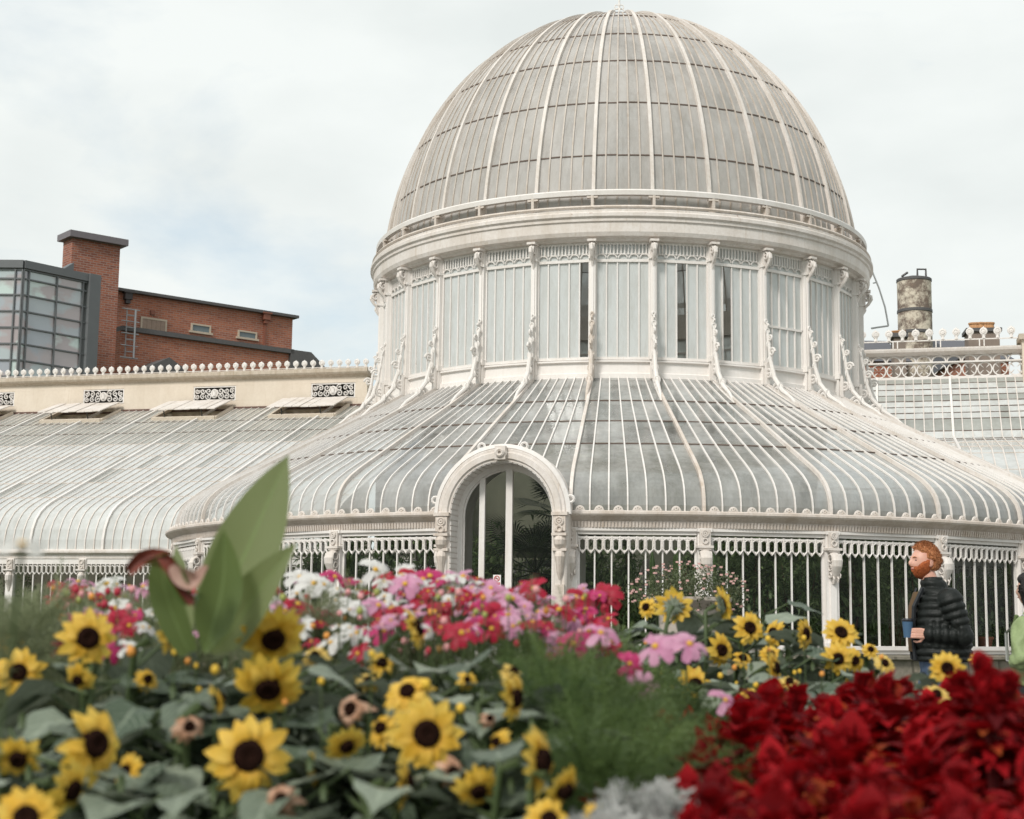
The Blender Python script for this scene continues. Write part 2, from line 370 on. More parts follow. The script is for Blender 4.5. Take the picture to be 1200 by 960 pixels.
for (r, z, s) in ((5.16, 4.74, .055), (5.12, 5.03, .05), (5.09, 5.29, .045), (5.24, 4.46, .06), (5.05, 5.47, .03), (5.45, 4.22, .06)):
    for sx in (-1, 1):
        m.tube([Vector((sx * s * .8 * math.sin(q), -r - .5 * s * math.cos(q) * 0 , E_ + z + s * math.cos(q))) for q in [PI * i / 6 for i in range(7)]], .018, 5)
m.box((0, -5.07, E_ + 4.5), (.07, .06, .40))
con0 = m.build('foot_console', PAINT, col0)
for k in range(1, 29):
    c = inst('drum_column', col0, HOUSE, rz=PH + DEL * (k + .5)); inst('scroll_bracket', scr0, c)
    cc = inst('foot_console', con0, c)
    if k in (28,): cc.data = cc.data.copy(); cc.data.materials[0] = PAINT_FLAKE; cc['label'] = 'rust streaked scroll console'
# a window between each pair of columns (built at its own angle: panes differ)
NW = 29
def drum_window(k):
    a0 = PH + DEL * (k - .5); ac = a0 + DEL / 2
    X = lambda s, r, z: Matrix.Rotation(ac, 4, 'Z') @ Vector((s, -r, z + E_))
    W = 4.90 * math.tan(DEL / 2) - .05; r = 4.90 * 1.0
    m = MB()
    RM = Matrix.Rotation(ac, 4, 'Z')
    def bx_(s, rr, z, d): m.box(X(s, rr, z), d, RM)
    bx_(0, r, 6.46, (2 * W, .06, .05)); bx_(0, r, 4.68, (2 * W, .06, .05)); bx_(0, r, 6.78, (2 * W, .06, .04))
    for i in range(1, 5): bx_(-W + 2 * W * i / 5, r, 5.57, (.024, .035, 1.74))
    for s in (-1, 1): bx_(s * (W - .012), r, 5.7, (.03, .05, 2.1))
    if k == 3: bx_(0, r, 5.42, (2 * W, .05, .04))
    o = m.build('drum_window', PAINT, HOUSE)
    if k == 3: o['label'] = 'sash window with a cracked meeting rail'
    # arcaded frieze above the transom
    m = MB()
    for i in range(5):
        cx = -W + 2 * W * (i + .5) / 5; ww = 2 * W / 5 * .5 - .016
        m.tube([X(cx + ww * math.cos(q), r + .02, 6.515 + ww * .8 * math.sin(q)) for q in [PI * j / 8 for j in range(9)]], .012, 5)
    n = 15
    for i in range(n + 1):
        sx = -W + 2 * W * i / n; m.box(X(sx, r + .02, 6.68), (.022, .022, .22), RM)
        if i < n:
            cx = sx + W / n
            m.tube([X(cx + (W / n - .004) * math.cos(q), r + .02, 6.735 + .028 * math.sin(q)) for q in [PI * j / 5 for j in range(6)]], .008, 4)
            m.tube([X(cx + (W / n - .004) * math.cos(q), r + .02, 6.605 - .022 * math.sin(q)) for q in [PI * j / 5 for j in range(6)]], .007, 4)
    m.build('arcade_frieze', PAINT, o)
    m = MB()
    for i in range(5):
        s0 = -W + 2 * W * i / 5; s1 = s0 + 2 * W / 5
        clear = (k == 0 - 0 and i == 4) or (k == 1 + 0 and False) or (k == -0 and False)
        clear = (k, i) in {(-1, 4), (1, 2), (2, 1)}
        m.add([X(s0, r - .01, 4.68), X(s1, r - .01, 4.68), X(s1, r - .01, 6.46), X(s0, r - .01, 6.46)], [(0, 1, 2, 3)], R_.random(), 1 if clear else 0)
        m.add([X(s0, r - .01, 6.46), X(s1, r - .01, 6.46), X(s1, r - .01, 6.8), X(s0, r - .01, 6.8)], [(0, 1, 2, 3)], R_.random())
    m.build('pane', [G_DRUM, G_CLEAR], o)
for k in range(-14, 15): drum_window(k)

# ---- skirt roof
SK = [(9.02, 1.62), (9.03, 1.80), (8.98, 1.97), (8.88, 2.12), (8.70, 2.27), (8.45, 2.42), (8.15, 2.58), (7.8, 2.77), (6.9, 3.26), (5.9, 3.79), (4.97, 4.32)]
def sk_interp(prof, n):
    L_ = [0]
    for a, b in zip(prof, prof[1:]): L_.append(L_[-1] + math.hypot(b[0] - a[0], b[1] - a[1]))
    s = np.linspace(0, L_[-1], n)
    return [(float(np.interp(q, L_, [p[0] for p in prof])), float(np.interp(q, L_, [p[1] for p in prof]))) for q in s], L_
SKP, _l = sk_interp(SK, 41)
SKJ = [0, 15, 23, 31, 40]       # pane joints along the slope
for i, z in enumerate(()): pass
snn = prof_normals(SKP)
K0, K1 = -8, 7                  # bays of the skirt that stand clear of the wings
m = MB()
DOORK = -2
def door_lo(i):
    s = abs(i - 3.5) / 7 * DEL * 9.05
    z = 1.58 + math.sqrt(max(0, .93 ** 2 - s * s)) - .06
    return min([q for q in range(41) if SKP[q][1] > z] or [40]) if s < .93 else 0
for k in range(K0, K1 + 1):
    for i in range(7):
        a0 = PH + DEL * (k + .5) + DEL * i / 7; a1 = a0 + DEL / 7
        for j in range(4):
            tone = min(1, max(0, R_.gauss(.55 if j < 1 else .45, .16 if j < 1 else .33))); lo = SKJ[j]  # upper rows' wide tone spread puts patchy reflections into the pane colour
            if k == DOORK: lo = max(lo, door_lo(i + .5))
            if lo >= SKJ[j + 1]: continue
            m.grid([[Pd(a, *SKP[q]) for q in range(lo, SKJ[j + 1] + 1)] for a in (a0, a1)], tone)
roof = m.build('skirt_roof', G_SKIRT, HOUSE)
m = MB()
for k in range(K0, K1 + 1):
    for i in range(1, 7):
        a = PH + DEL * (k + .5) + DEL * i / 7; lo = door_lo(i) if k == DOORK else 0
        m.bar([Pd(a, *p) for p in SKP[lo:]], Td(a), [Nd(a, x, z) for x, z in snn[lo:]], .022, .026)
m.build('glazing_bars', PAINT, roof)
for k in range(K0, K1 + 2):
    a = PH + DEL * (k + .5); m = MB()
    m.bar([Pd(a, *p) for p in SKP], Td(a), [Nd(a, x, z) for x, z in snn], .05, .055)
    m.build('roof_rib', PAINT2 if k != 0 else PAINT_FLAKE, roof)
for j in SKJ[1:4]:
    m = MB(); r, z = SKP[j]; nx, nz = snn[j]
    for k in range(K0, K1 + 1):
        for i in range(7):
            a0 = PH + DEL * (k + .5) + DEL * i / 7 + .002; a1 = a0 + DEL / 7 - .004; d = R_.uniform(-.008, .008)
            m.bar([Pd(a0, r + d, z), Pd(a1, r + d, z)], Vector((0, 0, 1)).cross(Td(a0)) * .9 + Vector((0, 0, .5)), [Nd(a0, nx, nz), Nd(a1, nx, nz)], .026, .014)
    m.build('pane_lap', JOINT, roof)

# ---- veranda: gutter, lintel, columns, windows, plinth
A0, A1 = PH + DEL * (K0 + .5), PH + DEL * (K1 + 1.5)
AD0, AD1 = PH - DEL * .5 - DEL, PH - DEL * .5       # the doorway's bay
def arc_part(name, prof, mat, n=40, parent=HOUSE):
    m = MB()
    for a, b, nn in ((A0, AD0 + .02, n), (AD1 - .02, A1, n)):
        m.lathe(prof, a, b, nn, Pd, closed=True)
    return m.build(name, mat, parent)
gut = arc_part('eaves_gutter', [(8.9, 1.50), (9.08, 1.50), (9.10, 1.52), (9.16, 1.56), (9.20, 1.575), (9.22, 1.60), (9.22, 1.635), (9.19, 1.65), (9.10, 1.65), (9.0, 1.63)], PAINT_FLAKE)
arc_part('fluted_fascia', [(8.88, 1.40), (9.07, 1.40), (9.09, 1.50), (8.88, 1.50)], PAINT2)
for a_, b_ in ((A0, AD0 - .0), (AD1, A1)):
    m = MB(); n = int((b_ - a_) / .0055)
    for i in range(n):
        a = a_ + (b_ - a_) * (i + .5) / n; m.box(Pd(a, 9.088, 1.452), (.028, .02, .085), Matrix.Rotation(a, 4, 'Z') @ Matrix.Rotation(.18, 4, 'X'))
    m.build('fluting', PAINT_FLAKE, gut)
an0 = None
for a_, b_ in ((A0, AD0), (AD1, A1)):
    n = int((b_ - a_) / (DEL / 7) + .5)
    for i in range(n):
        a = a_ + (b_ - a_) * (i + .5) / n; c = Pd(a, 9.12, 1.66)
        if a < -1.75 or a > 1.25: continue
        if an0 is None:
            m = MB(); m.tube([(.055 * math.cos(q), 0, .055 * math.sin(q)) for q in [PI * j / 8 for j in range(9)]], .016, 5)
            m.tube([(.02 * math.cos(q), -.01, .03 + .02 * math.sin(q)) for q in [2 * PI * j / 8 for j in range(8)]], .012, 5, closed=True)
            m.box((0, 0, .004), (.15, .03, .012)); an0 = m.build('antefix', PAINT2, gut, loc=c, rz=a)
        else: inst('antefix', an0, gut, c, a)
def chord(k):       # straight bay k between columns k-1|k ; returns frame
    a0 = PH + DEL * (k - .5); a1 = a0 + DEL; P0 = Pd(a0, 9.0, -E_); P1 = Pd(a1, 9.0, -E_)
    ax = (P1 - P0); Ln = ax.length; ax.normalize(); nn = Vector((ax.y, -ax.x, 0)); return P0, ax, nn, Ln
ZS = -.34 + E_; ZL0, ZL1 = 1.27 + E_, 1.40 + E_
m0 = MB()
for k in range(K0, K1 + 2):
    a = PH + DEL * (k + .5) ; m = MB(); RM = Matrix.Rotation(a, 4, 'Z')
    Q = lambda s, r, z: RM @ Vector((s, -r, z)) + Vector((OX, OY, 0))
    m.box(Q(0, 9.00, (ZS + ZL1) / 2 - .02), (.20, .16, ZL1 - ZS + .04), RM)
    m.box(Q(0, 9.09, (ZS + ZL0 - .55) / 2 + .02), (.10, .04, ZL0 - .60 - ZS), RM)
    m.box(Q(0, 9.02, ZS + .05), (.25, .22, .10), RM); m.box(Q(0, 9.09, ZL1 - .02), (.22, .06, .05), RM)
    o = m.build('veranda_column', PAINT_CLEAN, HOUSE)
    m = MB()
    m.box(Q(0, 9.10, E_ + 1.27), (.16, .06, .24), RM)
    for q0, zz, rr in ((0, 1.33, .045), (0, 1.33, .02), (0, 1.22, .038)):
        m.tube([Q(rr * math.cos(q), 9.145, E_ + zz + rr * math.sin(q)) for q in [2 * PI * j / 10 for j in range(10)]], .014, 5, closed=True)
    m.box(Q(0, 9.11, E_ + 1.135), (.24, .12, .035), RM); m.box(Q(0, 9.10, E_ + 1.105), (.18, .10, .03), RM)
    def leafy(pts, ws):
        P = []
        for (r, z), w_ in zip(pts, ws):
            P.append([Q(w_ * math.sin(q), r + .045 * math.cos(q), z + E_) for q in [-PI / 2 + PI * j / 6 for j in range(7)]])
        m.grid(P)
    leafy([(9.10, 1.09), (9.19, 1.05), (9.23, .97), (9.22, .88), (9.17, .79), (9.12, .70), (9.10, .62)], [.06, .08, .09, .085, .07, .055, .03])
    for sx in (-1, 1):
        for zz, rr in ((1.0, .06), (.86, .045), (.75, .035)):
            m.tube([Q(sx * .075, 9.12 + zz * .06 - .02 + rr * math.cos(q), E_ + zz + rr * math.sin(q)) for q in [2 * PI * j / 9 for j in range(9)]], .014, 5, closed=True)
        m.tube([Q(sx * .035, 9.16 + .04 * math.sin(q * 3), E_ + .95 - .1 * q) for q in [j * .5 for j in range(7)]], .014, 5)
    m.build('scroll_bracket', PAINT2, o)
def frieze(m, X, Ln, n, ztop, H, wd, th=.012):
    """row of long hexagonal pendants with a slot in each; X(s,z)->point on the face, and thickness along the normal"""
    p = Ln / n
    for i in range(n):
        c = p * (i + .5); h = p * .40
        z1 = ztop - .035; z0 = ztop - H
        outl = [(c, z1), (c + h, z1 - .03), (c + h, z0 + .06), (c, z0), (c - h, z0 + .06), (c - h, z1 - .03)]
        m.tube([X(s, z) for s, z in outl], wd, 4, closed=True)
        m.tube([X(c, z0 - .002), X(c, z0 + .045)], wd * .9, 4)
    for i in range(n + 1):
        m.tube([X(p * i, ztop), X(p * i, ztop - H * .40)], wd * 1.1, 4)
        m.tube([X(p * i, ztop - H * .45), X(p * i, ztop - H * .62)], wd * 1.2, 4)
for k in range(K0 + 1, K1 + 2):
    P0, ax, nn, Ln = chord(k)
    if k == -1: continue           # the doorway
    X = lambda s, z, d=0: P0 + ax * s + nn * d + Vector((0, 0, z))
    RM = Matrix.Rotation(math.atan2(ax.y, ax.x), 4, 'Z')
    m = MB()
    mid = Ln / 2
    m.box(X(mid, (ZL0 + ZL1) / 2 + .02, .03), (Ln - .2, .08, ZL1 - ZL0 - .035), RM)
    m.box(X(mid, ZL1 - .02, .06), (Ln - .2, .10, .04), RM)
    m.box(X(mid, ZS + .03, .05), (Ln - .2, .14, .06), RM); m.box(X(mid, ZS - .03, .03), (Ln - .1, .10, .06), RM)
    for s in (.115, Ln - .115): m.box(X(s, (ZS + ZL0) / 2, .0), (.035, .05, ZL0 - ZS), RM)
    o = m.build('veranda_window', PAINT, HOUSE)
    nb = 7
    m = MB(); m.box((0, 0, (ZS + ZL0) / 2 + .02), (.022, .03, ZL0 - ZS - .05))
    mu = None
    for i in range(1, nb):
        p = X(.10 + (Ln - .2) * i / nb, 0, .005)
        if mu is None: mu = m.build('mullion', PAINT, o, loc=p, rz=math.atan2(ax.y, ax.x))
        else: inst('mullion', mu, o, p, math.atan2(ax.y, ax.x))
    m = MB(); frieze(m, lambda s, z: X(.11 + s, z, .05), Ln - .22, 14, ZL0 + .015, .25, .0155)
    m.box(X(mid, ZL0 - .008, .05), (Ln - .2, .02, .03), RM)
    m.build('pendant_frieze', PAINT, o)
    m = MB()
    for i in range(nb):
        s0 = .10 + (Ln - .2) * i / nb; s1 = s0 + (Ln - .2) / nb
        m.add([X(s0, ZS, -.01), X(s1, ZS, -.01), X(s1, ZL0, -.01), X(s0, ZL0, -.01)], [(0, 1, 2, 3)], R_.random())
    m.build('pane', G_CLEAR, o)
def stone_mat():
    k = NT('plinth_stone'); v = k.coords((1, 1, 1))
    br = k.n('ShaderNodeTexBrick', {'Vector': k.n('ShaderNodeTexCoord').outputs['Object'], 'Color1': (.30, .25, .20, 1), 'Color2': (.24, .21, .17, 1), 'Mortar': (.12, .10, .08, 1), 'Scale': 1.0, 'Mortar Size': .01, 'Brick Width': .6, 'Row Height': .22})
    c = k.mix(k.ramp(k.noise(v, 5, 6, .7), .35, .75), br.outputs[0], (.12, .12, .08, 1))
    b = k.pbsdf(Base_Color=c, Roughness=.9, Normal=k.bump(k.noise(v, 20, 4), .6, .02)); return k.done(b.outputs[0])
STONE = stone_mat()
arc_part('stone_plinth', [(8.8, -1.2), (9.25, -1.2), (9.25, -1.0), (9.17, -.97), (9.15, -.50), (9.24, -.47), (9.24, -.43), (9.1, -.41), (8.8, -.41)], STONE)

# ---- doorway
P0, ax, nn, Ln = chord(-1)
DC = P0 + ax * (Ln / 2 + .02) + nn * .12
def X(s, z, d=0): return DC + ax * s + nn * d + Vector((0, 0, z + E_))
ZSP = 1.58
def arch(r, n=24, zb=-1.2): 
    return [(r, zb)] + [(r * math.cos(PI * i / n), ZSP + r * math.sin(PI * i / n)) for i in range(n + 1)] + [(-r, zb)]
def arch_shell(m, prof, n=28, zb=-1.2):
    """prof: closed list of (radius, outward depth)"""
    rows = [[X(r, zb, d) for r, d in prof]] + [[X(r * math.cos(PI * i / n), ZSP + r * math.sin(PI * i / n), d) for r, d in prof] for i in range(n + 1)] + [[X(-r, zb, d) for r, d in prof]]
    m.grid(rows, closed_v=True)
k_ = NT('painted_brick'); tcn = k_.n('ShaderNodeTexCoord').outputs['Object']
vv = k_.n('ShaderNodeMapping', {0: tcn, 'Rotation': (rad(90), 0, 0)}).outputs[0]
brk = k_.n('ShaderNodeTexBrick', {'Vector': vv, 'Color1': (.70, .65, .60, 1), 'Color2': (.66, .60, .54, 1), 'Mortar': (.58, .52, .46, 1), 'Scale': 1, 'Mortar Size': .006, 'Brick Width': .22, 'Row Height': .075})
PBRICK = k_.done(k_.pbsdf(Base_Color=k_.mix(k_.ramp(k_.noise(tcn, 9, 6, .7), .5, .8), brk.outputs[0], (.45, .38, .32, 1)), Roughness=.7, Normal=k_.bump(brk.outputs['Fac'], -.5, .01)).outputs[0])
m = MB(); arch_shell(m, [(.99, -.95), (.99, .30), (.965, .33), (.93, .33), (.91, .36), (.83, .36), (.81, .33), (.785, .33), (.785, -.06), (.82, -.06), (.82, -.95)])
portal = m.build('door_portal', PAINT2, HOUSE)
m = MB(); n = 30       # voussoir courses standing proud inside the reveal
for i in range(n):
    q = PI * (i + .5) / n; c = X(.778 * math.cos(q), ZSP + .778 * math.sin(q), .14)
    zax = (ax * math.cos(q) + Vector((0, 0, 1)) * math.sin(q)); yax = nn; xax = yax.cross(zax)
    RM = Matrix((xax, yax, zax)).transposed()
    m.box(c, (.068, .36, .014), RM)
for s in (-1, 1):
    for j in range(34):
        z = ZSP - .04 - .08 * j; m.box(X(s * .778, z, .14), (.014, .36, .066), Matrix.Rotation(math.atan2(ax.y, ax.x), 3, 'Z'))
m.build('reveal_brickwork', PAINT, portal)
# outer hood mould with small ears
m = MB(); n = 28
m.grid([[X(r * math.cos(PI * i / n), ZSP + r * math.sin(PI * i / n), d) for r, d in ((.985, .20), (1.045, .22), (1.045, .30), (.985, .32))] for i in range(n + 1)], closed_v=True)
for q in (12, 72, 108, 168):
    qq = rad(q); c = X(1.06 * math.cos(qq), ZSP + 1.06 * math.sin(qq), .27)
    m.tube([c + ax * .05 * math.cos(g) + Vector((0, 0, .05 * math.sin(g))) for g in [2 * PI * j / 9 for j in range(9)]], .022, 6, closed=True)
m.build('hood_mould', PAINT, portal)
m = MB()      # keystone: carved boss
for r_, d in ((.075, .40), (.045, .45)):
    m.tube([X(r_ * math.cos(g), ZSP + .90 + r_ * math.sin(g), d) for g in [2 * PI * j / 12 for j in range(12)]], .028, 6, closed=True)
m.box(X(0, ZSP + .90, .385), (.16, .10, .20), Matrix.Rotation(math.atan2(ax.y, ax.x), 3, 'Z'))
m.build('keystone', PAINT2, portal)
for s in (-1, 1):     # capitals and consoles either side
    m = MB(); RM = Matrix.Rotation(math.atan2(ax.y, ax.x), 3, 'Z')
    m.box(X(s * .90, ZSP + .0, .37), (.24, .10, .05), RM)
    m.box(X(s * .90, ZSP - .14, .365), (.18, .07, .22), RM)
    for zz, rr in ((-.11, .055), (-.11, .022), (-.22, .04)):
        m.tube([X(s * .90 + rr * math.cos(g), ZSP + zz + rr * math.sin(g), .41) for g in [2 * PI * j / 12 for j in range(12)]], .016, 6, closed=True)
    m.box(X(s * .90, ZSP - .30, .38), (.22, .11, .04), RM); m.box(X(s * .90, ZSP - .52, .36), (.22, .10, .04), RM)
    m.grid([[X(s * .90 + w_ * math.sin(q), ZSP + z, .33 + dd * math.cos(q)) for q in [-PI / 2 + PI * j / 6 for j in range(7)]] for z, w_, dd in ((-.32, .08, .10), (-.38, .10, .15), (-.45, .09, .14), (-.52, .06, .08))])
    m.grid([[X(s * .90 + w_ * math.sin(q), ZSP + z, .34 + dd * math.cos(q)) for q in [-PI / 2 + PI * j / 6 for j in range(7)]] for z, w_, dd in ((-.54, .07, .08), (-.62, .085, .12), (-.72, .06, .10), (-.84, .05, .07), (-.95, .02, .03))])
    m.box(X(s * .90, ZSP - 1.9, .36), (.15, .05, 1.75), RM)
    m.build('door_capital', PAINT_FLAKE, portal)
m = MB(); arch_shell(m, [(.80, -.10), (.80, -.02), (.70, -.02), (.70, -.06), (.675, -.06), (.675, -.10)])
door = m.build('door', PAINT, HOUSE)
RM = Matrix.Rotation(math.atan2(ax.y, ax.x), 3, 'Z')
for s, w_ in ((.02, .10), (-.40, .085)):
    m = MB(); zt = ZSP + math.sqrt(.70 ** 2 - s * s); m.box(X(s, (zt - 1.2) / 2, -.06), (w_, .06, zt + 1.2), RM); m.build('door_stile', PAINT, door)
m = MB(); m.box(X(0, -.75, -.06), (1.38, .05, .9), RM); m.build('kick_panel', PAINT, door)
m = MB(); P = [X(.70 * math.cos(PI * i / 24), ZSP + .70 * math.sin(PI * i / 24), -.08) for i in range(25)]
m.add([X(.70, -1.2, -.08)] + P + [X(-.70, -1.2, -.08)], [tuple(range(27))]); m.build('door_glass', G_CLEAR, door)
# no smoking sign stuck inside the door's glass
SP = X(-.155, .62, -.045)
sgn = empty('no_smoking_sign', C0 + SP, math.atan2(ax.y, ax.x), 'small white no smoking sign with red ring on the arched door', 'sign')
m = MB(); m.box((0, 0, 0), (.12, .006, .17)); m.build('sign_board', plain('sign_white', (.8, .78, .76), .4, .03), sgn)
RED = plain('sign_red', (.55, .03, .03), .4, .03); BLK = plain('sign_black', (.03, .03, .03), .4, .03)
m = MB(); m.tube([(.038 * math.cos(g), -.006, .03 + .038 * math.sin(g)) for g in [2 * PI * j / 24 for j in range(24)]], .006, 6, closed=True)
m.tube([(-.027, -.007, .057), (.027, -.007, .003)], .005, 6); m.build('prohibition_ring', RED, sgn)
m = MB(); m.box((-.004, -.005, .028), (.044, .004, .009)); m.tube([(.02, -.005, .034), (.026, -.005, .042), (.02, -.005, .05)], .002, 4); m.build('cigarette', BLK, sgn)
m = MB(); m.box((0, -.005, -.045), (.10, .004, .035)); m.build('caption_band', RED, sgn)
def text(name, body, size, parent, loc, mat, rot=(PI / 2, 0, 0)):
    cu = bpy.data.curves.new(name, 'FONT'); cu.body = body; cu.size = size; cu.align_x = 'CENTER'; cu.align_y = 'CENTER'; cu.extrude = .0008
    t = bpy.data.objects.new(name, cu); me = bpy.data.meshes.new_from_object(t); bpy.data.objects.remove(t)
    me.materials.append(mat); o = bpy.data.objects.new(name, me); sc.collection.objects.link(o); o.parent = parent; o.location = loc; o.rotation_euler = rot; return o
text('caption', 'NO SMOKING', .015, sgn, (0, -.009, -.045), plain('sign_letter', (.8, .8, .8), .4, .02))

# interior floor and pale back structure
m = MB(); m.lathe([(0, -1.19), (9.0, -1.19)], 0, 2 * PI, 48, Pd)
tag(m.build('greenhouse_floor', plain('interior_paving', (.10, .09, .075), .9), loc=(C0.x, C0.y, 0)), kind='structure')

# ================================================================ WINGS
def wing_frame(a0):
    p = C0 + U * a0; return (p.x, p.y, 0)
WP = [(1.9, 1.60), (1.90, 1.78), (1.93, 1.98), (2.0, 2.18), (2.12, 2.38), (2.32, 2.58), (2.6, 2.74), (3.0, 2.91), (11.85, 6.42)]   # (back, height)
WPP, _ = sk_interp(WP, 45)
wnn = [(-n[0], n[1]) for n in prof_normals([(-y, z) for y, z in WPP])]      # normal (y,z), pointing out and up
SPC = 1.94 / 8
WJ = [0, 8, 13, 18, 23, 28, 33, 38, 44]
def wing_roof(parent, aa, ab, org, old_rows, phase, hatches=(), last=44):
    n = int(round((ab - aa) / SPC)); W = lambda a, q, d=0: Vector((a - org, WPP[q][0] + wnn[q][0] * d, WPP[q][1] + wnn[q][1] * d + E_))
    def in_hatch(a, q): return any(h0 - .01 < a < h1 + .01 for h0, h1 in hatches) and 39 <= q <= 44
    m = MB()
    for i in range(n):
        a0 = aa + i * SPC; a1 = a0 + SPC
        for j in range(len(WJ) - 1):
            if WJ[j] >= last: continue
            tone = min(1, max(0, R_.gauss(.5, .22))); b = WJ[j + 1]
            if in_hatch((a0 + a1) / 2, b) and j == len(WJ) - 2: b = 39
            m.grid([[W(a, q) for q in range(WJ[j], b + 1)] for a in (a0, a1)], tone, mi=1 if j in old_rows or R_.random() < .05 else 0)
    o = m.build('wing_roof', [G_WING, G_WINGD], parent)
    m = MB()
    for i in range(n + 1):
        if (i + phase) % 8 == 0: continue
        a = aa + i * SPC; e = 39 if in_hatch(a, 41) else 44
        m.bar([W(a, q) for q in range(0, e + 1, 1)], (1, 0, 0), [Vector((0, wnn[q][0], wnn[q][1])) for q in range(0, e + 1)], .026, .024)
    m.build('glazing_bars', PAINT2, o)
    r0 = None
    for i in range(n + 1):
        if (i + phase) % 8: continue
        a = aa + i * SPC
        if r0 is None:
            m = MB(); m.bar([W(org, q) for q in range(45)], (1, 0, 0), [Vector((0, wnn[q][0], wnn[q][1])) for q in range(45)], .06, .055); r0 = m.build('roof_rib', PAINT, o, loc=(a - org, 0, 0))
        else: inst('roof_rib', r0, o, (a - org, 0, 0))
    for j in WJ[1:-1]:
        m = MB()
        for i in range(n):
            a = aa + i * SPC; q = j; d = R_.uniform(-.012, .012)
            m.bar([W(a + .003, q) + Vector((0, d, 0)), W(a + SPC - .003, q) + Vector((0, d, 0))], (0, wnn[q][1], -wnn[q][0]), Vector((0, wnn[q][0], wnn[q][1])), .022, .012)
        m.build('pane_lap', JOINT if j > 30 else PAINT_FLAKE, o)
    return o
CREAM = paint('cream_render', (.72, .63, .53), dirt=.35, rust=.18, rough=.85, scale=.6)
CREAM_OLD = paint('cream_render_stained', (.56, .49, .41), dirt=.9, rust=.35, rough=.85, scale=1.4, streak=(2.5, 2.5, .8))
BROWN = plain('lead_flashing', (.12, .065, .05), .7, .3)
def wing_front(parent, aa, ab, org):
    """eaves, columns and windows of a wing"""
    L_ = ab - aa; c = (aa + ab) / 2 - org
    m = MB()
    m.prism([(1.93, 1.62), (1.80, 1.62), (1.76, 1.59), (1.76, 1.54), (1.82, 1.51), (1.86, 1.50), (1.86, 1.40), (1.93, 1.40)], (aa - org, 0, E_), (0, 1, 0), (0, 0, 1), L_)
    m.build('eaves_gutter', PAINT2, parent)
    m = MB(); m.box((c, 1.93, (ZL0 + ZL1) / 2), (L_, .10, ZL1 - ZL0)); m.box((c, 1.93, ZS - .03), (L_, .14, .08)); lint = m.build('lintel', PAINT, parent)
    m = MB(); m.box((c, 2.02, (ZS - .06) / 2), (L_, .24, ZS - .07)); m.build('stone_plinth', STONE, parent)
    a = -13.33
    while a > aa: a -= 1.94
    a += 1.94; first = None; wf = None
    while a < ab:
        if first is None:
            m = MB(); m.box((0, 1.93, (ZS + ZL1) / 2), (.20, .16, ZL1 - ZS + .01)); m.box((0, 1.84, ZS + .05), (.24, .06, .1))
            first = m.build('column', PAINT_CLEAN, parent, loc=(a - org, 0, 0))
            m = MB(); m.box((0, 1.83, E_ + 1.27), (.15, .06, .22)); m.box((0, 1.81, E_ + 1.13), (.24, .10, .035))
            m.grid([[Vector((w_ * math.sin(q), 1.86 - dd * math.cos(q), z + E_)) for q in [-PI / 2 + PI * j / 6 for j in range(7)]] for z, w_, dd in ((1.10, .06, .05), (1.0, .09, .16), (.88, .085, .16), (.75, .06, .08), (.62, .03, .03))])
            for zz, rr in ((1.32, .05), (1.2, .035)): m.tube([(rr * math.cos(g), 1.79, E_ + zz + rr * math.sin(g)) for g in [2 * PI * j / 10 for j in range(10)]], .014, 5, closed=True)
            br = m.build('scroll_bracket', PAINT2, first)
        else:
            c2 = inst('column', first, parent, (a - org, 0, 0)); inst('scroll_bracket', br, c2)
        if a + 1.94 < ab + .1:
            if wf is None:
                m = MB()
                for i in range(1, 7): m.box((.1 + 1.74 * i / 7, 1.93, (ZS + ZL0) / 2), (.028, .03, ZL0 - ZS - .002))
                wf = m.build('wing_window', PAINT, parent, loc=(a - org, 0, 0))
                m = MB(); frieze(m, lambda s, z: Vector((.1 + s, 1.88, z)), 1.74, 14, ZL0, .25, .0155); fz = m.build('pendant_frieze', PAINT, wf)
                m = MB(); m.add([(.1, 1.95, ZS), (1.84, 1.95, ZS), (1.84, 1.95, ZL0), (.1, 1.95, ZL0)], [(0, 1, 2, 3)]); pn_ = m.build('pane', G_CLEAR, wf)
            else:
                w2 = inst('wing_window', wf, parent, (a - org, 0, 0)); inst('pendant_frieze', fz, w2); inst('pane', pn_, w2)
        a += 1.94
# ---- left wing
LW = empty('glasshouse_wing', wing_frame(-12), -TH, 'long glasshouse wing on the left, pale curved glass roof against a cream wall', 'greenhouse')
LA, LB, LO = -29.5, -7.0, -12
HATCH = [(-27.4 + 3.8 * i + .0, -27.4 + 3.8 * i + 2.0) for i in range(5)]
HATCH = [(-12.45 - 3.8 * i, -12.45 - 3.8 * i + 2.05) for i in range(4)]
wing_roof(LW, LA - .06, LB, LO, (5, 6, 7), 3, HATCH)
wing_front(LW, LA, -5.0, LO)
m = MB(); W0, W1 = LA, -9.85
HP = [(-11.65, -10.23), (-15.55, -14.13), (-19.35, -17.93), (-23.2, -21.8), (-27.0, -25.6)]
WY = 11.9
def wallseg(m, a0, a1, z0, z1): m.box(((a0 + a1) / 2 - LO, WY + .2, (z0 + z1) / 2 + E_), (a1 - a0, .4, z1 - z0))
edges = sorted([W0, W1] + [e for h in HP for e in h])
wallseg(m, W0, W1, -1.2, 6.68); wallseg(m, W0, W1, 7.15, 7.32)
for a0, a1 in zip(edges[::2], edges[1::2]): wallseg(m, a0, a1, 6.681, 7.149)
wall = m.build('parapet_wall', CREAM, LW)
m = MB(); m.box(((W0 + W1) / 2 - LO, WY - .02, E_ + 6.42), (W1 - W0, .06, .12)); m.build('flashing', BROWN, wall)
m = MB()
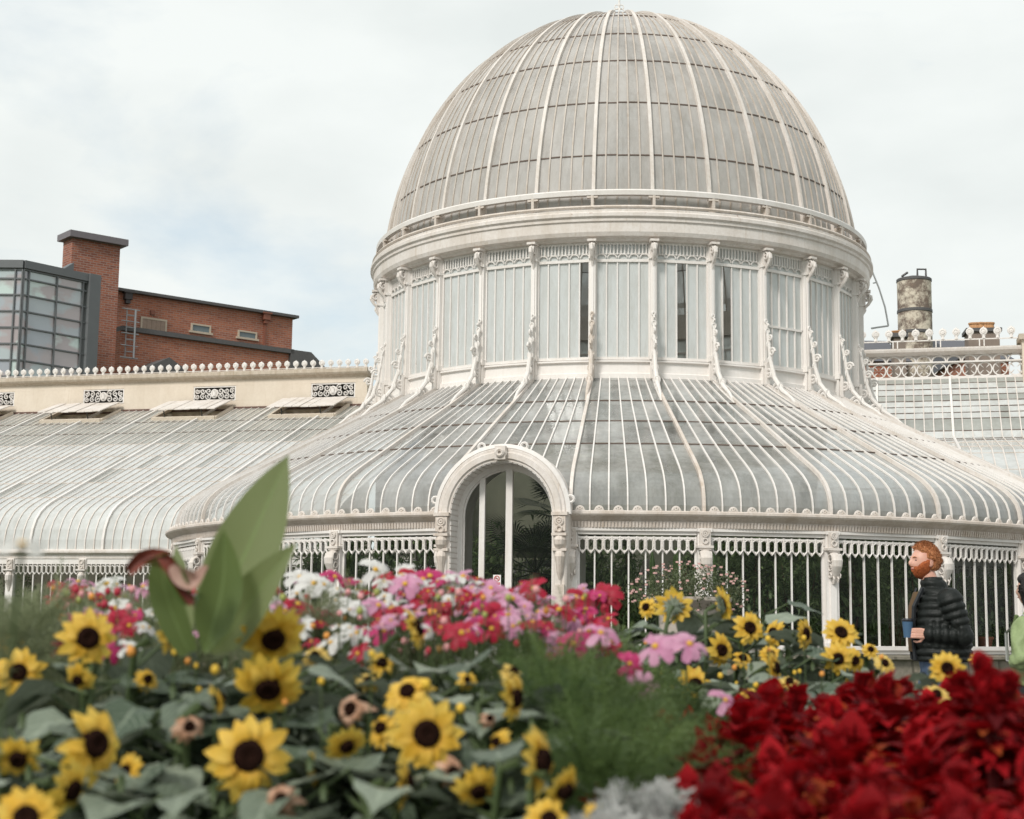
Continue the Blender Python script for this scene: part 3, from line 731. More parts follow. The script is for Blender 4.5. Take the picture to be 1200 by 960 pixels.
m.prism([(WY + .4, 7.32), (WY - .02, 7.32), (WY - .06, 7.36), (WY - .16, 7.40), (WY - .20, 7.45), (WY - .20, 7.55), (WY - .14, 7.58), (WY + .4, 7.60)], (W0 - LO, 0, E_), (0, 1, 0), (0, 0, 1), W1 - W0 + .06)
m.build('cornice', CREAM_OLD, wall)
def finial_mesh(m, x, y, z, s=1.0):
    m.tube([(x, y, z), (x, y, z + .10 * s)], [.055 * s, .03 * s], 6)
    m.tube([(x - .05 * s, y, z + .09 * s), (x + .05 * s, y, z + .09 * s)], .022 * s, 5)
    c = Vector((x, y, z + .20 * s)); n = 14
    m.add([c + Vector((0, -.05 * s, 0))] + [c + Vector((.105 * s * math.cos(2 * PI * j / n), -.03 * s, .105 * s * math.sin(2 * PI * j / n))) for j in range(n)] + [c + Vector((.105 * s * math.cos(2 * PI * j / n), .03 * s, .105 * s * math.sin(2 * PI * j / n))) for j in range(n)] + [c + Vector((0, .05 * s, 0))],
          [(0, 1 + j, 1 + (j + 1) % n) for j in range(n)] + [(1 + j, 1 + n + j, 1 + n + (j + 1) % n, 1 + (j + 1) % n) for j in range(n)] + [(2 * n + 1, 1 + n + (j + 1) % n, 1 + n + j) for j in range(n)])
    m.tube([c + Vector((.06 * s * math.cos(g), -.045 * s, .06 * s * math.sin(g))) for g in [2 * PI * j / 10 for j in range(10)]], .010 * s, 4, closed=True)
    m.tube([(x, y, z + .29 * s), (x, y, z + .335 * s)], [.025 * s, .008 * s], 5)
m = MB(); finial_mesh(m, 0, 0, 0, .84)
f0 = None; a = W1 - .05
while a > W0:
    if f0 is None: f0 = m.build('finial', PAINT, LW, loc=(a - LO, WY - .02, E_ + 7.60))
    else: inst('finial', f0, LW, (a - LO, WY - .02 + R_.uniform(-.01, .01), E_ + 7.60), R_.uniform(-.25, .25))
    a -= .283
m = MB(); m.box(((W0 + W1) / 2 - LO, WY - .02, E_ + 7.625), (W1 - W0, .05, .02)); m.build('finial_rail', PAINT2, LW)
# cast iron grilles in the wall
for h0, h1 in HP:
    cx = (h0 + h1) / 2; w_ = (h1 - h0) / 2; m = MB()
    for s in (-1, 1):
        m.box((cx + s * (w_ - .02) - LO, WY + .03, E_ + 6.915), (.04, .04, .45)); 
        m.box((cx - LO, WY + .03, E_ + 6.915 + s * .21), (2 * w_ - .08, .04, .03))
        for i, (dx, r_, tn) in enumerate(((.20, .13, 1.4), (.40, .11, 1.3), (.58, .10, 1.4))):
            for up in (-1, 1):
                pts = spiral(cx + s * dx, 6.915 + up * .085, r_ * .85, tn, R_.uniform(0, 3), s * up, 16)
                m.tube([(x - LO, WY + .02, z + E_) for x, z in pts], .020, 5)
    m.tube([(cx - LO + .10 * math.cos(g), WY + .01, E_ + 6.915 + .12 * math.sin(g)) for g in [2 * PI * j / 16 for j in range(16)]], .03, 6, closed=True)
    m.tube([(cx - LO, WY + .02, E_ + 6.84), (cx - LO, WY + .02, E_ + 6.99)], .07, 8)
    m.build('wall_grille', PAINT, wall)
    m = MB(); m.box((cx - LO, WY + .3, E_ + 6.915), (2 * w_ - .01, .02, .46)); m.build('grille_recess', DARK, wall)  # near-black board behind the grille
# ridge hatches propped open
def Wl(a, q, d=0): return Vector((a - LO, WPP[q][0] + wnn[q][0] * d, WPP[q][1] + wnn[q][1] * d + E_))
for i, (h0, h1) in enumerate(HATCH):
    m = MB()
    for a in (h0, h1):
        m.bar([Wl(a, 39), Wl(a, 44)], (1, 0, 0), Vector((0, wnn[41][0], wnn[41][1])), .08, .08)
    m.bar([Wl(h0, 39), Wl(h1, 39)], Vector((0, wnn[41][1], -wnn[41][0])), Vector((0, wnn[41][0], wnn[41][1])), .08, .10)
    o = m.build('roof_hatch', CREAM, LW)
    m = MB(); p0, p1 = Wl(h0 - .05, 44, .27), Wl(h0 - .05, 39, .32)
    dx = Vector((h1 - h0 + .1, 0, 0)); up = Vector((0, 0, .03))
    n = 8
    for j in range(n):
        q0 = p0 + dx * (j / n); q1 = p0 + dx * ((j + .93) / n); r0, r1_ = p1 + dx * (j / n), p1 + dx * ((j + .93) / n); o_ = Vector((0, 0, R_.uniform(-.012, .012)))
        m.add([q0 + o_, q1 + o_, r1_ + o_, r0 + o_, q0 + up + o_, q1 + up + o_, r1_ + up + o_, r0 + up + o_], [(0, 1, 2, 3), (7, 6, 5, 4), (0, 4, 5, 1), (1, 5, 6, 2), (2, 6, 7, 3), (3, 7, 4, 0)], R_.random())
    m.build('hatch_flap', PAINT2, o)
    for f_ in (.2, .8): m = MB(); m.tube([Wl(h0 + (h1 - h0) * f_, 39, .1), Wl(h0 + (h1 - h0) * f_, 39, .30)], .018, 5); m.build('hatch_stay', DARK, o)
    m = MB(); m.add([Wl(h0, 39, -.35), Wl(h1, 39, -.35), Wl(h1, 44, -.35), Wl(h0, 44, -.35)], [(0, 1, 2, 3)])
    m.add([Wl(h0, 44, -.35), Wl(h1, 44, -.35), Wl(h1, 44, .1), Wl(h0, 44, .1)], [(0, 1, 2, 3)]); m.build('hatch_lining', CREAM, o)
# end and interior
m = MB(); m.box((LA - LO, 6.9, 2.6), (.2, 10, 5.2)); m.build('end_wall', CREAM, LW)
# ---- right wing
RW = empty('glasshouse_wing', wing_frame(12), -TH, 'right glasshouse wing with steep pale panes below an open circle fretwork parapet', 'greenhouse')
RA, RB, RO = 3.9, 22.0, 12
WP = [(1.9, 1.60), (1.90, 1.78), (1.93, 1.98), (2.0, 2.18), (2.12, 2.38), (2.32, 2.58), (2.6, 2.74), (3.0, 2.91), (6.0, 4.15), (9.9, 4.9), (11.85, 6.80)]
WPP, _ = sk_interp(WP, 45); wnn = [(-n[0], n[1]) for n in prof_normals([(-y, z) for y, z in WPP])]
WJ = [0, 8, 13, 18, 23, 28, 31, 33, 35, 37, 38, 39, 40, 41, 42, 43, 44]
wing_roof(RW, RA, RB, RO, (8, 12, 15), 3)
wing_front(RW, 5.0, RB, RO)
def boxR(m, a0, a1, y0, y1, z0, z1): m.box(((a0 + a1) / 2 - RO, (y0 + y1) / 2, (z0 + z1) / 2 + E_), (a1 - a0, y1 - y0, z1 - z0))
FR0, FR1 = -9.5, 8.95
m = MB(); boxR(m, FR0, FR1, 11.8, 12.1, 6.76, 6.83); boxR(m, FR0, FR1, 11.84, 12.0, 7.22, 7.26)
R2 = .185; a = FR0 + .2; 
fr = m.build('fret_parapet', PAINT, RW)
m = MB()
while a < FR1 - .1:
    c = Vector((a - RO, 11.92, E_ + 7.03))
    m.tube([c + Vector((R2 * math.cos(g), 0, R2 * math.sin(g))) for g in [2 * PI * j / 18 for j in range(18)]], .020, 5, closed=True)
    for j in range(4):
        g = PI / 4 + j * PI / 2; d = c + Vector((.085 * math.cos(g), 0, .085 * math.sin(g)))
        m.tube([c + Vector((.16 * math.cos(g), 0, .16 * math.sin(g))), c + Vector((.05 * math.cos(g), 0, .05 * math.sin(g)))], [.05, .012], 5, flat=.4)
    m.tube([c + Vector((R2 * math.cos(g), 0, .23 + .17 * math.sin(g))) for g in [PI * j / 8 for j in range(9)]], .02, 5)
    m.tube([c + Vector((R2 + .015, 0, -.03)), c + Vector((R2 + .015, 0, .03))], .03, 5)
    a += .402
m.build('fret_circles', PAINT, fr)
# plate above the fret, pierced by the arches' tops, then the cornice
m = MB(); n = int((FR1 - FR0) / .402)
for i in range(n):
    a = FR0 + .2 + .402 * i
    poly = [(-.201, 7.46), (.201, 7.46), (.201, 7.26)] + [(.165 * math.cos(g), 7.26 + .15 * math.sin(g)) for g in [PI * j / 8 for j in range(9)]] + [(-.201, 7.26)]
    m.prism(poly, (a - RO, 11.97, E_), (1, 0, 0), (0, 0, 1), -.05)
m.build('arched_fascia', PAINT, fr)
m = MB()
m.prism([(12.2, 7.44), (11.86, 7.44), (11.82, 7.48), (11.72, 7.52), (11.70, 7.58), (11.70, 7.62), (12.2, 7.66)], (FR0 - RO, 0, E_), (0, 1, 0), (0, 0, 1), FR1 - FR0)
m.build('cornice', PAINT2, fr)
m = MB(); boxR(m, FR0, FR1, 11.86, 11.90, 7.84, 7.87); 
a = FR0 + .1
while a < FR1:
    boxR(m, a, a + .03, 11.86, 11.90, 7.66, 7.84); boxR(m, a + .12, a + .15, 11.86, 11.90, 7.66, 7.84); a += 1.15
m.build('cresting_rail', PAINT, fr)
m = MB(); finial_mesh(m, 0, 0, 0, 1.0); f0 = m.build('finial', PAINT, RW, loc=(FR1 - .25 - RO, 11.88, E_ + 7.87)); a = FR1 - .25 - .36
while a > FR0 + .2:
    inst('finial', f0, RW, (a - RO, 11.88, E_ + 7.87), R_.uniform(-.3, .3)); a -= .36
m = MB()     # masonry pier and wall beyond it
boxR(m, FR1, FR1 + .9, 11.6, 12.4, -1.2, 7.75); boxR(m, FR1 + .9, RB, 11.9, 12.3, -1.2, 7.35)
m.build('masonry_pier', CREAM, RW)
m = MB(); boxR(m, FR1 - .08, FR1 + .98, 11.5, 12.5, 7.75, 7.90); boxR(m, FR1 + .98, RB, 11.7, 12.4, 7.35, 7.62); m.build('pier_cap', CREAM_OLD, RW)
m = MB(); boxR(m, FR0, FR1, 11.9, 12.2, -1.2, 6.75); m.build('back_wall', plain('dark_back_wall', (.10, .10, .07), .9, .4, 2), RW)  # dark wall colour stands in for the dim interior behind the glass
m = MB(); finial_mesh(m, 0, 0, 0, 1.15); m.build('pier_finial', PAINT, RW, loc=(FR1 + .45 - RO, 12.0, E_ + 7.9))

# ================================================================ BRICK BLOCK AND GLASS STAIR BEHIND
def brick_mat(name, c1, c2, mort, scale=1.0):
    k = NT(name); tc = k.n('ShaderNodeTexCoord').outputs['Object']
    sep = k.n('ShaderNodeSeparateXYZ', {0: tc}); xy = k.math('ADD', sep.outputs[0], sep.outputs[1])
    v = k.n('ShaderNodeCombineXYZ', {0: xy, 1: sep.outputs[2], 2: 0.0}).outputs[0]
    br = k.n('ShaderNodeTexBrick', {'Vector': v, 'Color1': c4(c1), 'Color2': c4(c2), 'Mortar': c4(mort), 'Scale': 1.0, 'Mortar Size': .012 * scale, 'Brick Width': .23 * scale, 'Row Height': .078 * scale, 'Bias': -.2})
    c = k.mix(k.math('MULTIPLY', k.ramp(k.noise(tc, .7, 6, .7), .35, .8), .5), br.outputs[0], c4([x * .55 for x in c1]))
    c = k.mix(k.math('MULTIPLY', k.ramp(k.noise(tc, 3.0, 6, .7), .5, .8), .35), c, c4(mort))
    return k.done(k.pbsdf(Base_Color=c, Roughness=.9, Normal=k.bump(br.outputs['Fac'], -.4, .02)).outputs[0])
BRICK = brick_mat('red_brick', (.36, .115, .065), (.17, .052, .040), (.32, .24, .20), 1.5)
BRICK2 = brick_mat('orange_brick', (.42, .14, .075), (.23, .07, .045), (.34, .23, .18), 1.5)
COPING = plain('dark_coping', (.10, .095, .095), .7, .3)
GREYCLAD = plain('grey_cladding', (.13, .135, .14), .5, .12, 2.0)
D1 = 78.0
def gp(x, y, D): p = at(x, y, D); return p
# frame of the block: the facade runs right and away from the viewer
pa = gp(138, 386, D1); pb = gp(344, 372, D1 * 1.085)
BX = Vector((pb.x - pa.x, pb.y - pa.y, 0)); BLEN = BX.length; BX.normalize(); BN = Vector((BX.y, -BX.x, 0)); BANG = math.atan2(BX.y, BX.x)
BO = Vector((pa.x, pa.y, 0))
BLK_ = empty('brick_building', BO, BANG, 'red brick block with square tower, small high windows and dark coping behind the left wing', 'building')
def bq(x, y, off=0.0):
    """pixel -> (s, z) on the block's facade plane (moved off towards the viewer)"""
    o = Vector((0, 0, EYE)); d = at(x, y, 50) - o; t = ((BO + BN * off - o).dot(BN)) / d.dot(BN); p = o + d * t - BO
    return p.dot(BX), p.z
def bbox(m, s0, s1, z0, z1, d0, d1): m.box(((s0 + s1) / 2, -(d0 + d1) / 2, (z0 + z1) / 2), (s1 - s0, abs(d1 - d0), z1 - z0))
s_r, z_top = bq(343, 374); _, z_top0 = bq(141, 341); z_top = (z_top + z_top0) / 2
_, z_lo = bq(240, 402); s_e, _ = bq(384, 420)
m = MB(); bbox(m, -1, s_r, 0, z_top, -9, 0); m.build('upper_wall', BRICK2, BLK_)
m = MB(); bbox(m, -1.2, s_r + .25, z_top, z_top + .15, -9.2, .28); m.build('coping', COPING, BLK_)
_, zl = bq(250, 402, 1.2); se = bq(384, 419, 1.2)[0]
m = MB(); bbox(m, -.4, se - 2.5, 0, zl - .02, .002, 1.2); m.build('lower_wall', BRICK2, BLK_)
m = MB(); bbox(m, -.4, se - 2.3, zl - .02, zl + .22, .003, 1.4)
m.prism([(se - 2.5, zl + .2), (se - 1.2, zl + .2), (se + .2, zl - .9), (se + .2, zl - 1.1), (se - 2.5, zl - 1.1)], (0, -1.4, 0), (1, 0, 0), (0, 0, 1), -1.3); m.build('lower_coping', COPING, BLK_)
# tower
ts0 = bq(84, 300, 2.2)[0]; ts1 = bq(139, 330, 2.2)[0]; tz = bq(110, 283, 2.2)[1]
m = MB(); bbox(m, ts0, ts1, 0, tz, 1.1, 2.2); m.build('tower', BRICK, BLK_)
m = MB(); bbox(m, ts0 - .25, ts1 + .3, tz, tz + .32, .9, 2.5); m.build('tower_coping', plain('lead_coping', (.16, .14, .15), .5), BLK_)
WF = plain('window_stone', (.48, .40, .31), .8)
for i, (x0, y0, x1, y1, kind) in enumerate(((165, 373, 195, 390, 0), (224, 380, 247, 391, 1), (279, 388, 301, 398, 1))):
    s0, za = bq(x0, y0, .05); s1, zb = bq(x1, y1, .05); z0, z1 = min(za, zb), max(za, zb)
    zc = (bq((x0 + x1) / 2, y0, .05)[1] + bq((x0 + x1) / 2, y1, .05)[1]) / 2; hh = abs(bq(x0, y0, .05)[1] - bq(x0, y1, .05)[1]) / 2
    z0, z1 = zc - hh, zc + hh
    m = MB(); t_ = .09
    bbox(m, s0, s1, z1 - t_, z1, .002, .08); bbox(m, s0 - .1, s1 + .1, z0 - .02, z0 + t_, .002, .12); bbox(m, s0, s0 + t_, z0 + t_, z1 - t_, .002, .08); bbox(m, s1 - t_, s1, z0 + t_, z1 - t_, .002, .08)
    o = m.build('window', WF, BLK_)
    m = MB(); bbox(m, s0 + t_, s1 - t_, z0 + t_, z1 - t_, .003, .03 + .03 * (kind == 0))
    if kind == 0:
        for q in range(1, 5): bbox(m, s0 + t_ + (s1 - s0 - 2 * t_) * q / 5, s0 + t_ + (s1 - s0 - 2 * t_) * q / 5 + .02, z0 + t_, z1 - t_, .06, .075)
    p_ = m.build('boarding' if kind == 0 else 'pane', plain('old_boards', (.30, .22, .17), .8, .3) if kind == 0 else plain('grey_pane', (.13, .16, .17), .15, .2), o)
    if kind == 0: o['label'] = 'boarded window'
for (x, y) in ((150, 350), (312, 374), (191, 415), (180, 366), (219, 419)):
    s0, z0 = bq(x, y, .15); m = MB()
    if x in (180, 219): bbox(m, s0 - .12, s0 + .12, z0 - .12, z0 + .12, .002, .1)
    else:
        bbox(m, s0 - .2, s0 + .2, z0 - .05, z0 + .28, .002, .28); bbox(m, s0 - .28, s0 + .28, z0 + .28, z0 + .36, .002, .34); bbox(m, s0 - .12, s0 + .12, z0 - .25, z0 - .05, .002, .22)
    if x == 312: bbox(m, s0 - .05, s0 + .05, z0 - 3.4, z0 - .25, .002, .10)
    m.build('rain_hopper' if x not in (180, 219) else 'vent', plain('hopper_dark', (.06, .05, .05), .6) if x == 150 or x == 191 else plain('hopper_brown', (.22, .08, .05), .6), BLK_)
# wall ladder
s0, zt = bq(149, 363, 1.5); _, zb = bq(149, 420, 1.5); m = MB()
for ds in (-.0, .0): pass
m.tube([(s0 + .35, -1.75, zt), (s0 + .35, -1.75, zb)], .05, 5); m.tube([(s0 - .05, -1.6, zt), (s0 - .05, -1.6, zb)], .03, 5)
for q in range(9):
    z = zt + (zb - zt) * q / 8; m.tube([(s0 - .35 if q % 2 == 0 else s0 - .05, -1.7, z), (s0 + .6 if q % 2 == 0 else s0 + .35, -1.7, z)], .03, 5)
m.build('wall_ladder', plain('galvanised', (.35, .36, .37), .5, .1, metal=.5), BLK_)
# gabled pediment peeping above the parapet
s0, z0 = bq(196, 432, 3.0); m = MB()
wd = bq(225, 432, 3.0)[0] - s0; m.prism([(s0 - wd, z0 - .2), (s0, z0 + .55), (s0 + wd, z0 - .2), (s0 + wd, z0 - .5), (s0 - wd, z0 - .5)], (0, -3.2, 0), (1, 0, 0), (0, 0, 1), -2.0); m.build('gable_roof', COPING, BLK_)
# glass stair block
GD = D1 * .87
ga = gp(28, 310, GD); gb = gp(105, 322, GD * 1.04)
GX = Vector((gb.x - ga.x, gb.y - ga.y, 0)); GL = GX.length; GX.normalize()
GB_ = empty('glass_building', (ga.x, ga.y, 0), math.atan2(GX.y, GX.x), 'modern glazed corner block with dark grey frame left of the brick tower', 'building')
def curtain(parent, org, angle, length, ztop, cols, rows, tones, band, name):
    M_ = Matrix.Rotation(angle, 4, 'Z'); T = lambda s, d, z: org + M_ @ Vector((s, d, z))
    m = MB()
    zb = 4
    hs = [ztop - h for h in rows]
    for i, c in enumerate(cols): m.box(T(c, -.03, (ztop + zb) / 2), (.06, .12, ztop - zb), M_)
    for h in hs: m.box(T(length / 2, -.02, h), (length, .10, .07), M_)
    o = m.build(name, GREYCLAD, parent)
    m = MB()
    for i in range(len(cols) - 1):
        for j in range(len(hs) - 1):
            m.add([T(cols[i], 0, hs[j + 1]), T(cols[i + 1], 0, hs[j + 1]), T(cols[i + 1], 0, hs[j]), T(cols[i], 0, hs[j])], [(0, 1, 2, 3)], tones[(i * 7 + j * 3) % len(tones)])
    m.build('glazing', GPANE, o)
    m = MB(); m.box(T(length / 2, .1, ztop + band / 2 + .055), (length + .02, .5, band), M_); m.build('parapet_band', GREYCLAD, o)
    return o
k = NT('office_glass'); t = k.n('ShaderNodeAttribute', attribute_name='tone').outputs['Fac']; v = k.coords((.4, .4, .6))
cc = k.mix(t, (.28, .29, .34, 1), (.52, .62, .58, 1)); cc = k.mix(k.ramp(k.noise(v, 1.6, 3), .45, .55), cc, (.36, .30, .30, 1))  # reflected sky is put into the panes' base colours
GPANE = k.done(k.pbsdf(Base_Color=cc, Roughness=.04, Metallic=.0, **{'Specular_IOR_Level': 1.0}).outputs[0])
GPANE.node_tree.nodes['Principled BSDF'].inputs['Coat Weight'].default_value = 1.0
zt = gp(28, 316, GD).z; rows = [0, 1.05] + [1.05 + 1.95 * i for i in range(1, 7)]
pxm = FPX / GD
colsA = [0, .36, 1.05, 2.0 * .0 + GL * .52, GL - .15]
T8 = [.1, .25, .3, .45, .95, .2, .35, .5, .15, .3, .9]
curtain(GB_, Vector((0, 0, 0)), 0, GL, zt, [0, GL * .08, GL * .5, GL * .9], [0] + [.42 + .745 * i for i in range(0, 14)], T8, .36, 'curtain_wall')
LDX = Matrix.Rotation(-math.atan2(GX.y, GX.x), 3, 'Z') @ Vector((-1, .02, 0))
curtain(GB_, LDX * 8.4, math.atan2(-LDX.y, -LDX.x), 8.4, zt, [0, 2.7, 5.4, 8.06, 8.38], [0] + [.42 + .745 * i for i in range(0, 14)], T8[::-1], .36, 'curtain_wall')
m = MB(); m.box((GL - .1 + .28, .1, (zt + .4) / 2), (.6, .7, zt + .45)); m.build('corner_pier', GREYCLAD, GB_)
m = MB(); m.box((GL / 2, 2.5, zt + .4), (GL - .2, 4.5, .2)); m.prism([(GL - 1.0, zt + .5), (GL - .2, zt + .5), (GL - .2, zt + 1.1)], (0, 1.0, 0), (1, 0, 0), (0, 0, 1), -.4); m.build('roof', GREYCLAD, GB_)

# ================================================================ CHIMNEYS ON THE RIGHT
D2 = 62.0
pc = at(1074.5, 470, D2); top = at(1074.5, 330, D2).z; rr = 20.0 / FPX * D2
k = NT('flaking_render'); v = k.coords()
cc = k.mix(k.ramp(k.noise(v, 1.8, 8, .72), .44, .56), (.62, .55, .45, 1), (.17, .13, .105, 1)); cc = k.mix(k.ramp(k.noise(v, 6, 6, .7), .5, .75), cc, (.24, .17, .13, 1))
FLK = k.done(k.pbsdf(Base_Color=cc, Roughness=.95, Normal=k.bump(k.noise(v, 8, 5), .6, .04)).outputs[0])
CH = empty('round_chimney', (pc.x, pc.y, 0), 0, 'tall round chimney with flaking cream render and a dark banded rim', 'chimney')
cyl = lambda t, r, z: Vector((r * math.sin(t), -r * math.cos(t), z))
m = MB(); m.lathe([(rr * .985, 0), (rr * .985, top - 2.2), (rr, top - 2.2), (rr, top), (rr * .8, top)], 0, 2 * PI, 40, cyl); m.build('shaft', FLK, CH, smooth=False)
m = MB()
for z in (top - 2.25, top - 1.35, top - .05): m.lathe([(rr * 1.0, z), (rr * 1.035, z + .02), (rr * 1.035, z + .12), (rr * 1.0, z + .14)], 0, 2 * PI, 40, cyl)
m.build('iron_band', COPING, CH)
m = MB(); m.lathe([(rr * .62, top), (rr * .66, top + .14), (rr * .5, top + .18), (0, top + .18)], 0, 2 * PI, 24, cyl); m.tube([(.15, 0, top + .2), (.15, 0, top + .52), (.5, 0, top + .52), (.5, 0, top + .2)], .045, 6); m.tube([(-.5, 0, top + .2), (-.25, 0, top + .38)], .05, 5); m.build('chimney_cowl', COPING, CH)
def terrace(px0, px1, ytop, D, npots, label, pot0, ypot):
    a, b = at(px0, ytop, D), at(px1, ytop, D); o = empty('chimney_stack', ((a.x + b.x) / 2, a.y, 0), -.15, label, 'chimney')
    w_ = b.x - a.x; m = MB(); m.box((0, 0, a.z / 2), (w_, 1.2, a.z)); m.build('stack', plain('stack_render', (.24, .19, .16), .9, .35, 2), o)
    m = MB(); m.box((0, 0, a.z + .06), (w_ + .2, 1.4, .16)); m.build('stack_cap', COPING, o)
    hp = at(px0, ypot, D).z - a.z
    p0 = None
    for i in range(npots):
        x = -w_ / 2 + .3 + (w_ - .6) * i / max(1, npots - 1)
        if p0 is None:
            m = MB(); m.lathe([(.20, 0), (.17, hp * .8), (.21, hp * .82), (.21, hp), (.14, hp), (.14, hp * .6)], 0, 2 * PI, 12, lambda t, r, z: Vector((r * math.sin(t), -r * math.cos(t), z)))
            p0 = m.build('chimney_pot', plain('terracotta_pot', (.50, .27, .13), .8, .2), o, loc=(x, 0, a.z + .1))
        else: inst('chimney_pot', p0, o, (x, R_.uniform(-.05, .05), a.z + .1))
    return o
terrace(1133, 1168, 391, 66, 8, 'row of orange chimney pots on a dark stack at the far right', 0, 381)
terrace(1046, 1059, 398, 58, 2, 'small stack with one orange pot left of the round chimney', 0, 391)
# brick terrace seen through the fretwork
a, b = at(1018, 470, 60), at(1092, 470, 60)
def house(name, x0, x1, yt, D, lab, apex=None, mat=BRICK2):
    a, b = at(x0, yt, D), at(x1, yt, D); o = empty(name, ((a.x + b.x) / 2, a.y, 0), 0, lab, 'house'); w_ = b.x - a.x
    m = MB(); m.box((0, 4, a.z / 2), (w_, 8, a.z)); m.build('wall', mat, o)
    m = MB(); h = 1.6; m.prism([(-.2, a.z), (4, a.z + h), (8.2, a.z)], (-w_ / 2 - .2, 0, 0), (0, 1, 0), (0, 0, 1), w_ + .4); m.build('roof', plain('slate', (.10, .10, .115), .6, .3), o)
    for i in range(max(1, int(w_ / 1.6))):
        x = -w_ / 2 + w_ * (i + .5) / max(1, int(w_ / 1.6)); m = MB(); m.box((x, -.03, a.z - 1.4), (.8, .08, 1.3)); f = m.build('window', PAINT, o)
        m = MB(); m.box((x, -.075, a.z - 1.4), (.62, .02, 1.1)); m.build('pane', plain('far_pane', (.05, .06, .07), .1), f)
    return o
house('brick_house', 1128, 1182, 421, 68, 'orange brick house behind the fretwork, under the row of pots')
house('brick_house', 1010, 1062, 424, 60, 'grey and brick house seen through the left end of the fretwork')

# ================================================================ PLANTS
ORD = 'first second third fourth fifth sixth seventh eighth ninth tenth eleventh twelfth thirteenth fourteenth fifteenth sixteenth seventeenth eighteenth nineteenth'.split()
TENS = {2: ('twentieth', 'twenty'), 3: ('thirtieth', 'thirty'), 4: ('fortieth', 'forty'), 5: ('fiftieth', 'fifty'), 6: ('sixtieth', 'sixty'), 7: ('seventieth', 'seventy')}
def ordinal(n):
    if n < 20: return ORD[n - 1]
    a, b = divmod(n, 10); return TENS[a][0] if b == 0 else TENS[a][1] + '-' + ORD[b - 1]
def leafmat(name, c1, c2, rough=.5, scale=20, transl=.25, vein=.0, streak=None):
    k = NT(name); v = k.coords(); t = k.n('ShaderNodeAttribute', attribute_name='tone').outputs['Fac']
    c = k.mix(t, c4(c1), c4(c2)); g = k.n('ShaderNodeAttribute', attribute_name='guv').outputs['Vector']; sp = k.n('ShaderNodeSeparateXYZ', {0: g}); au = k.math('ABSOLUTE', k.math('SUBTRACT', sp.outputs[1], .5))
    if vein:
        vn = k.ramp(k.math('SINE', k.math('MULTIPLY', k.math('SUBTRACT', sp.outputs[0], k.math('MULTIPLY', au, .7)), 52.0)), .80, .98); mid = k.ramp(au, .015, .05, (1, 1, 1, 1), (0, 0, 0, 1)); vn = k.math('MAXIMUM', vn, mid); c = k.mix(k.math('MULTIPLY', vn, vein), c, c4([min(1, x * 1.7 + .02) for x in c2]))
    if streak:
        sn = k.noise(k.n('ShaderNodeMapping', {0: g, 'Scale': (1.2, 9, 3)}).outputs[0], 2.0, 4, .6); c = k.mix(k.math('MULTIPLY', k.ramp(sn, .35, .7), .55), c, c4(streak)); c = k.mix(k.ramp(sp.outputs[0], .02, .38, (.75, .75, .75, 1), (0, 0, 0, 1)), c, c4(streak))
    c = k.mix(k.math('MULTIPLY', k.noise(v, scale, 4, .6), .6), c, c4([x * .55 for x in c1]))
    b = k.pbsdf(Base_Color=c, Roughness=rough, Normal=k.bump(k.noise(v, scale * 4, 3), .3, .004)); b.inputs['Specular IOR Level'].default_value = .45
    tr = k.n('ShaderNodeBsdfTranslucent', {0: k.mix(.5, c, c4([min(1, x * 1.6) for x in c2]))})
    return k.done(k.n('ShaderNodeMixShader', {0: transl, 1: b.outputs[0], 2: tr.outputs[0]}).outputs[0])
DKL = leafmat('glasshouse_leaf', (.05, .10, .03), (.30, .38, .16))
DKL2 = leafmat('glasshouse_fern', (.13, .17, .08), (.42, .46, .30))
PALM = leafmat('palm_leaf', (.010, .022, .008), (.05, .085, .03), .35)
BARK = plain('palm_bark', (.16, .09, .05), .95, .4, 12)
CACT = leafmat('cactus_skin', (.09, .16, .05), (.20, .30, .10))
def rdir(rnd, up=0.0):
    a = rnd.uniform(0, 2 * PI); z = rnd.uniform(-1, 1); s = math.sqrt(1 - z * z); d = Vector((s * math.cos(a), s * math.sin(a), z + up)); return d.normalized()
def leaflet(m, p, d, ln, w_, tone, droop=.3, rnd=R_):
    """narrow pointed leaf: 2 halves, folded and bent"""
    d = d.normalized(); s = d.cross(Vector((0, 0, 1)));
    if s.length < .05: s = Vector((1, 0, 0))
    s.normalize(); s = (s + Vector((rnd.uniform(-.5, .5), rnd.uniform(-.5, .5), rnd.uniform(-.5, .5)))).normalized(); n = s.cross(d).normalized()
    a = p + d * ln * .45 + n * ln * .04; t = p + d * ln - Vector((0, 0, droop * ln))
    m.add([p, a + s * w_ / 2 + n * w_ * .2, t, a - s * w_ / 2 + n * w_ * .2, a], [(0, 1, 4), (1, 2, 4), (2, 3, 4), (3, 0, 4)], tone)
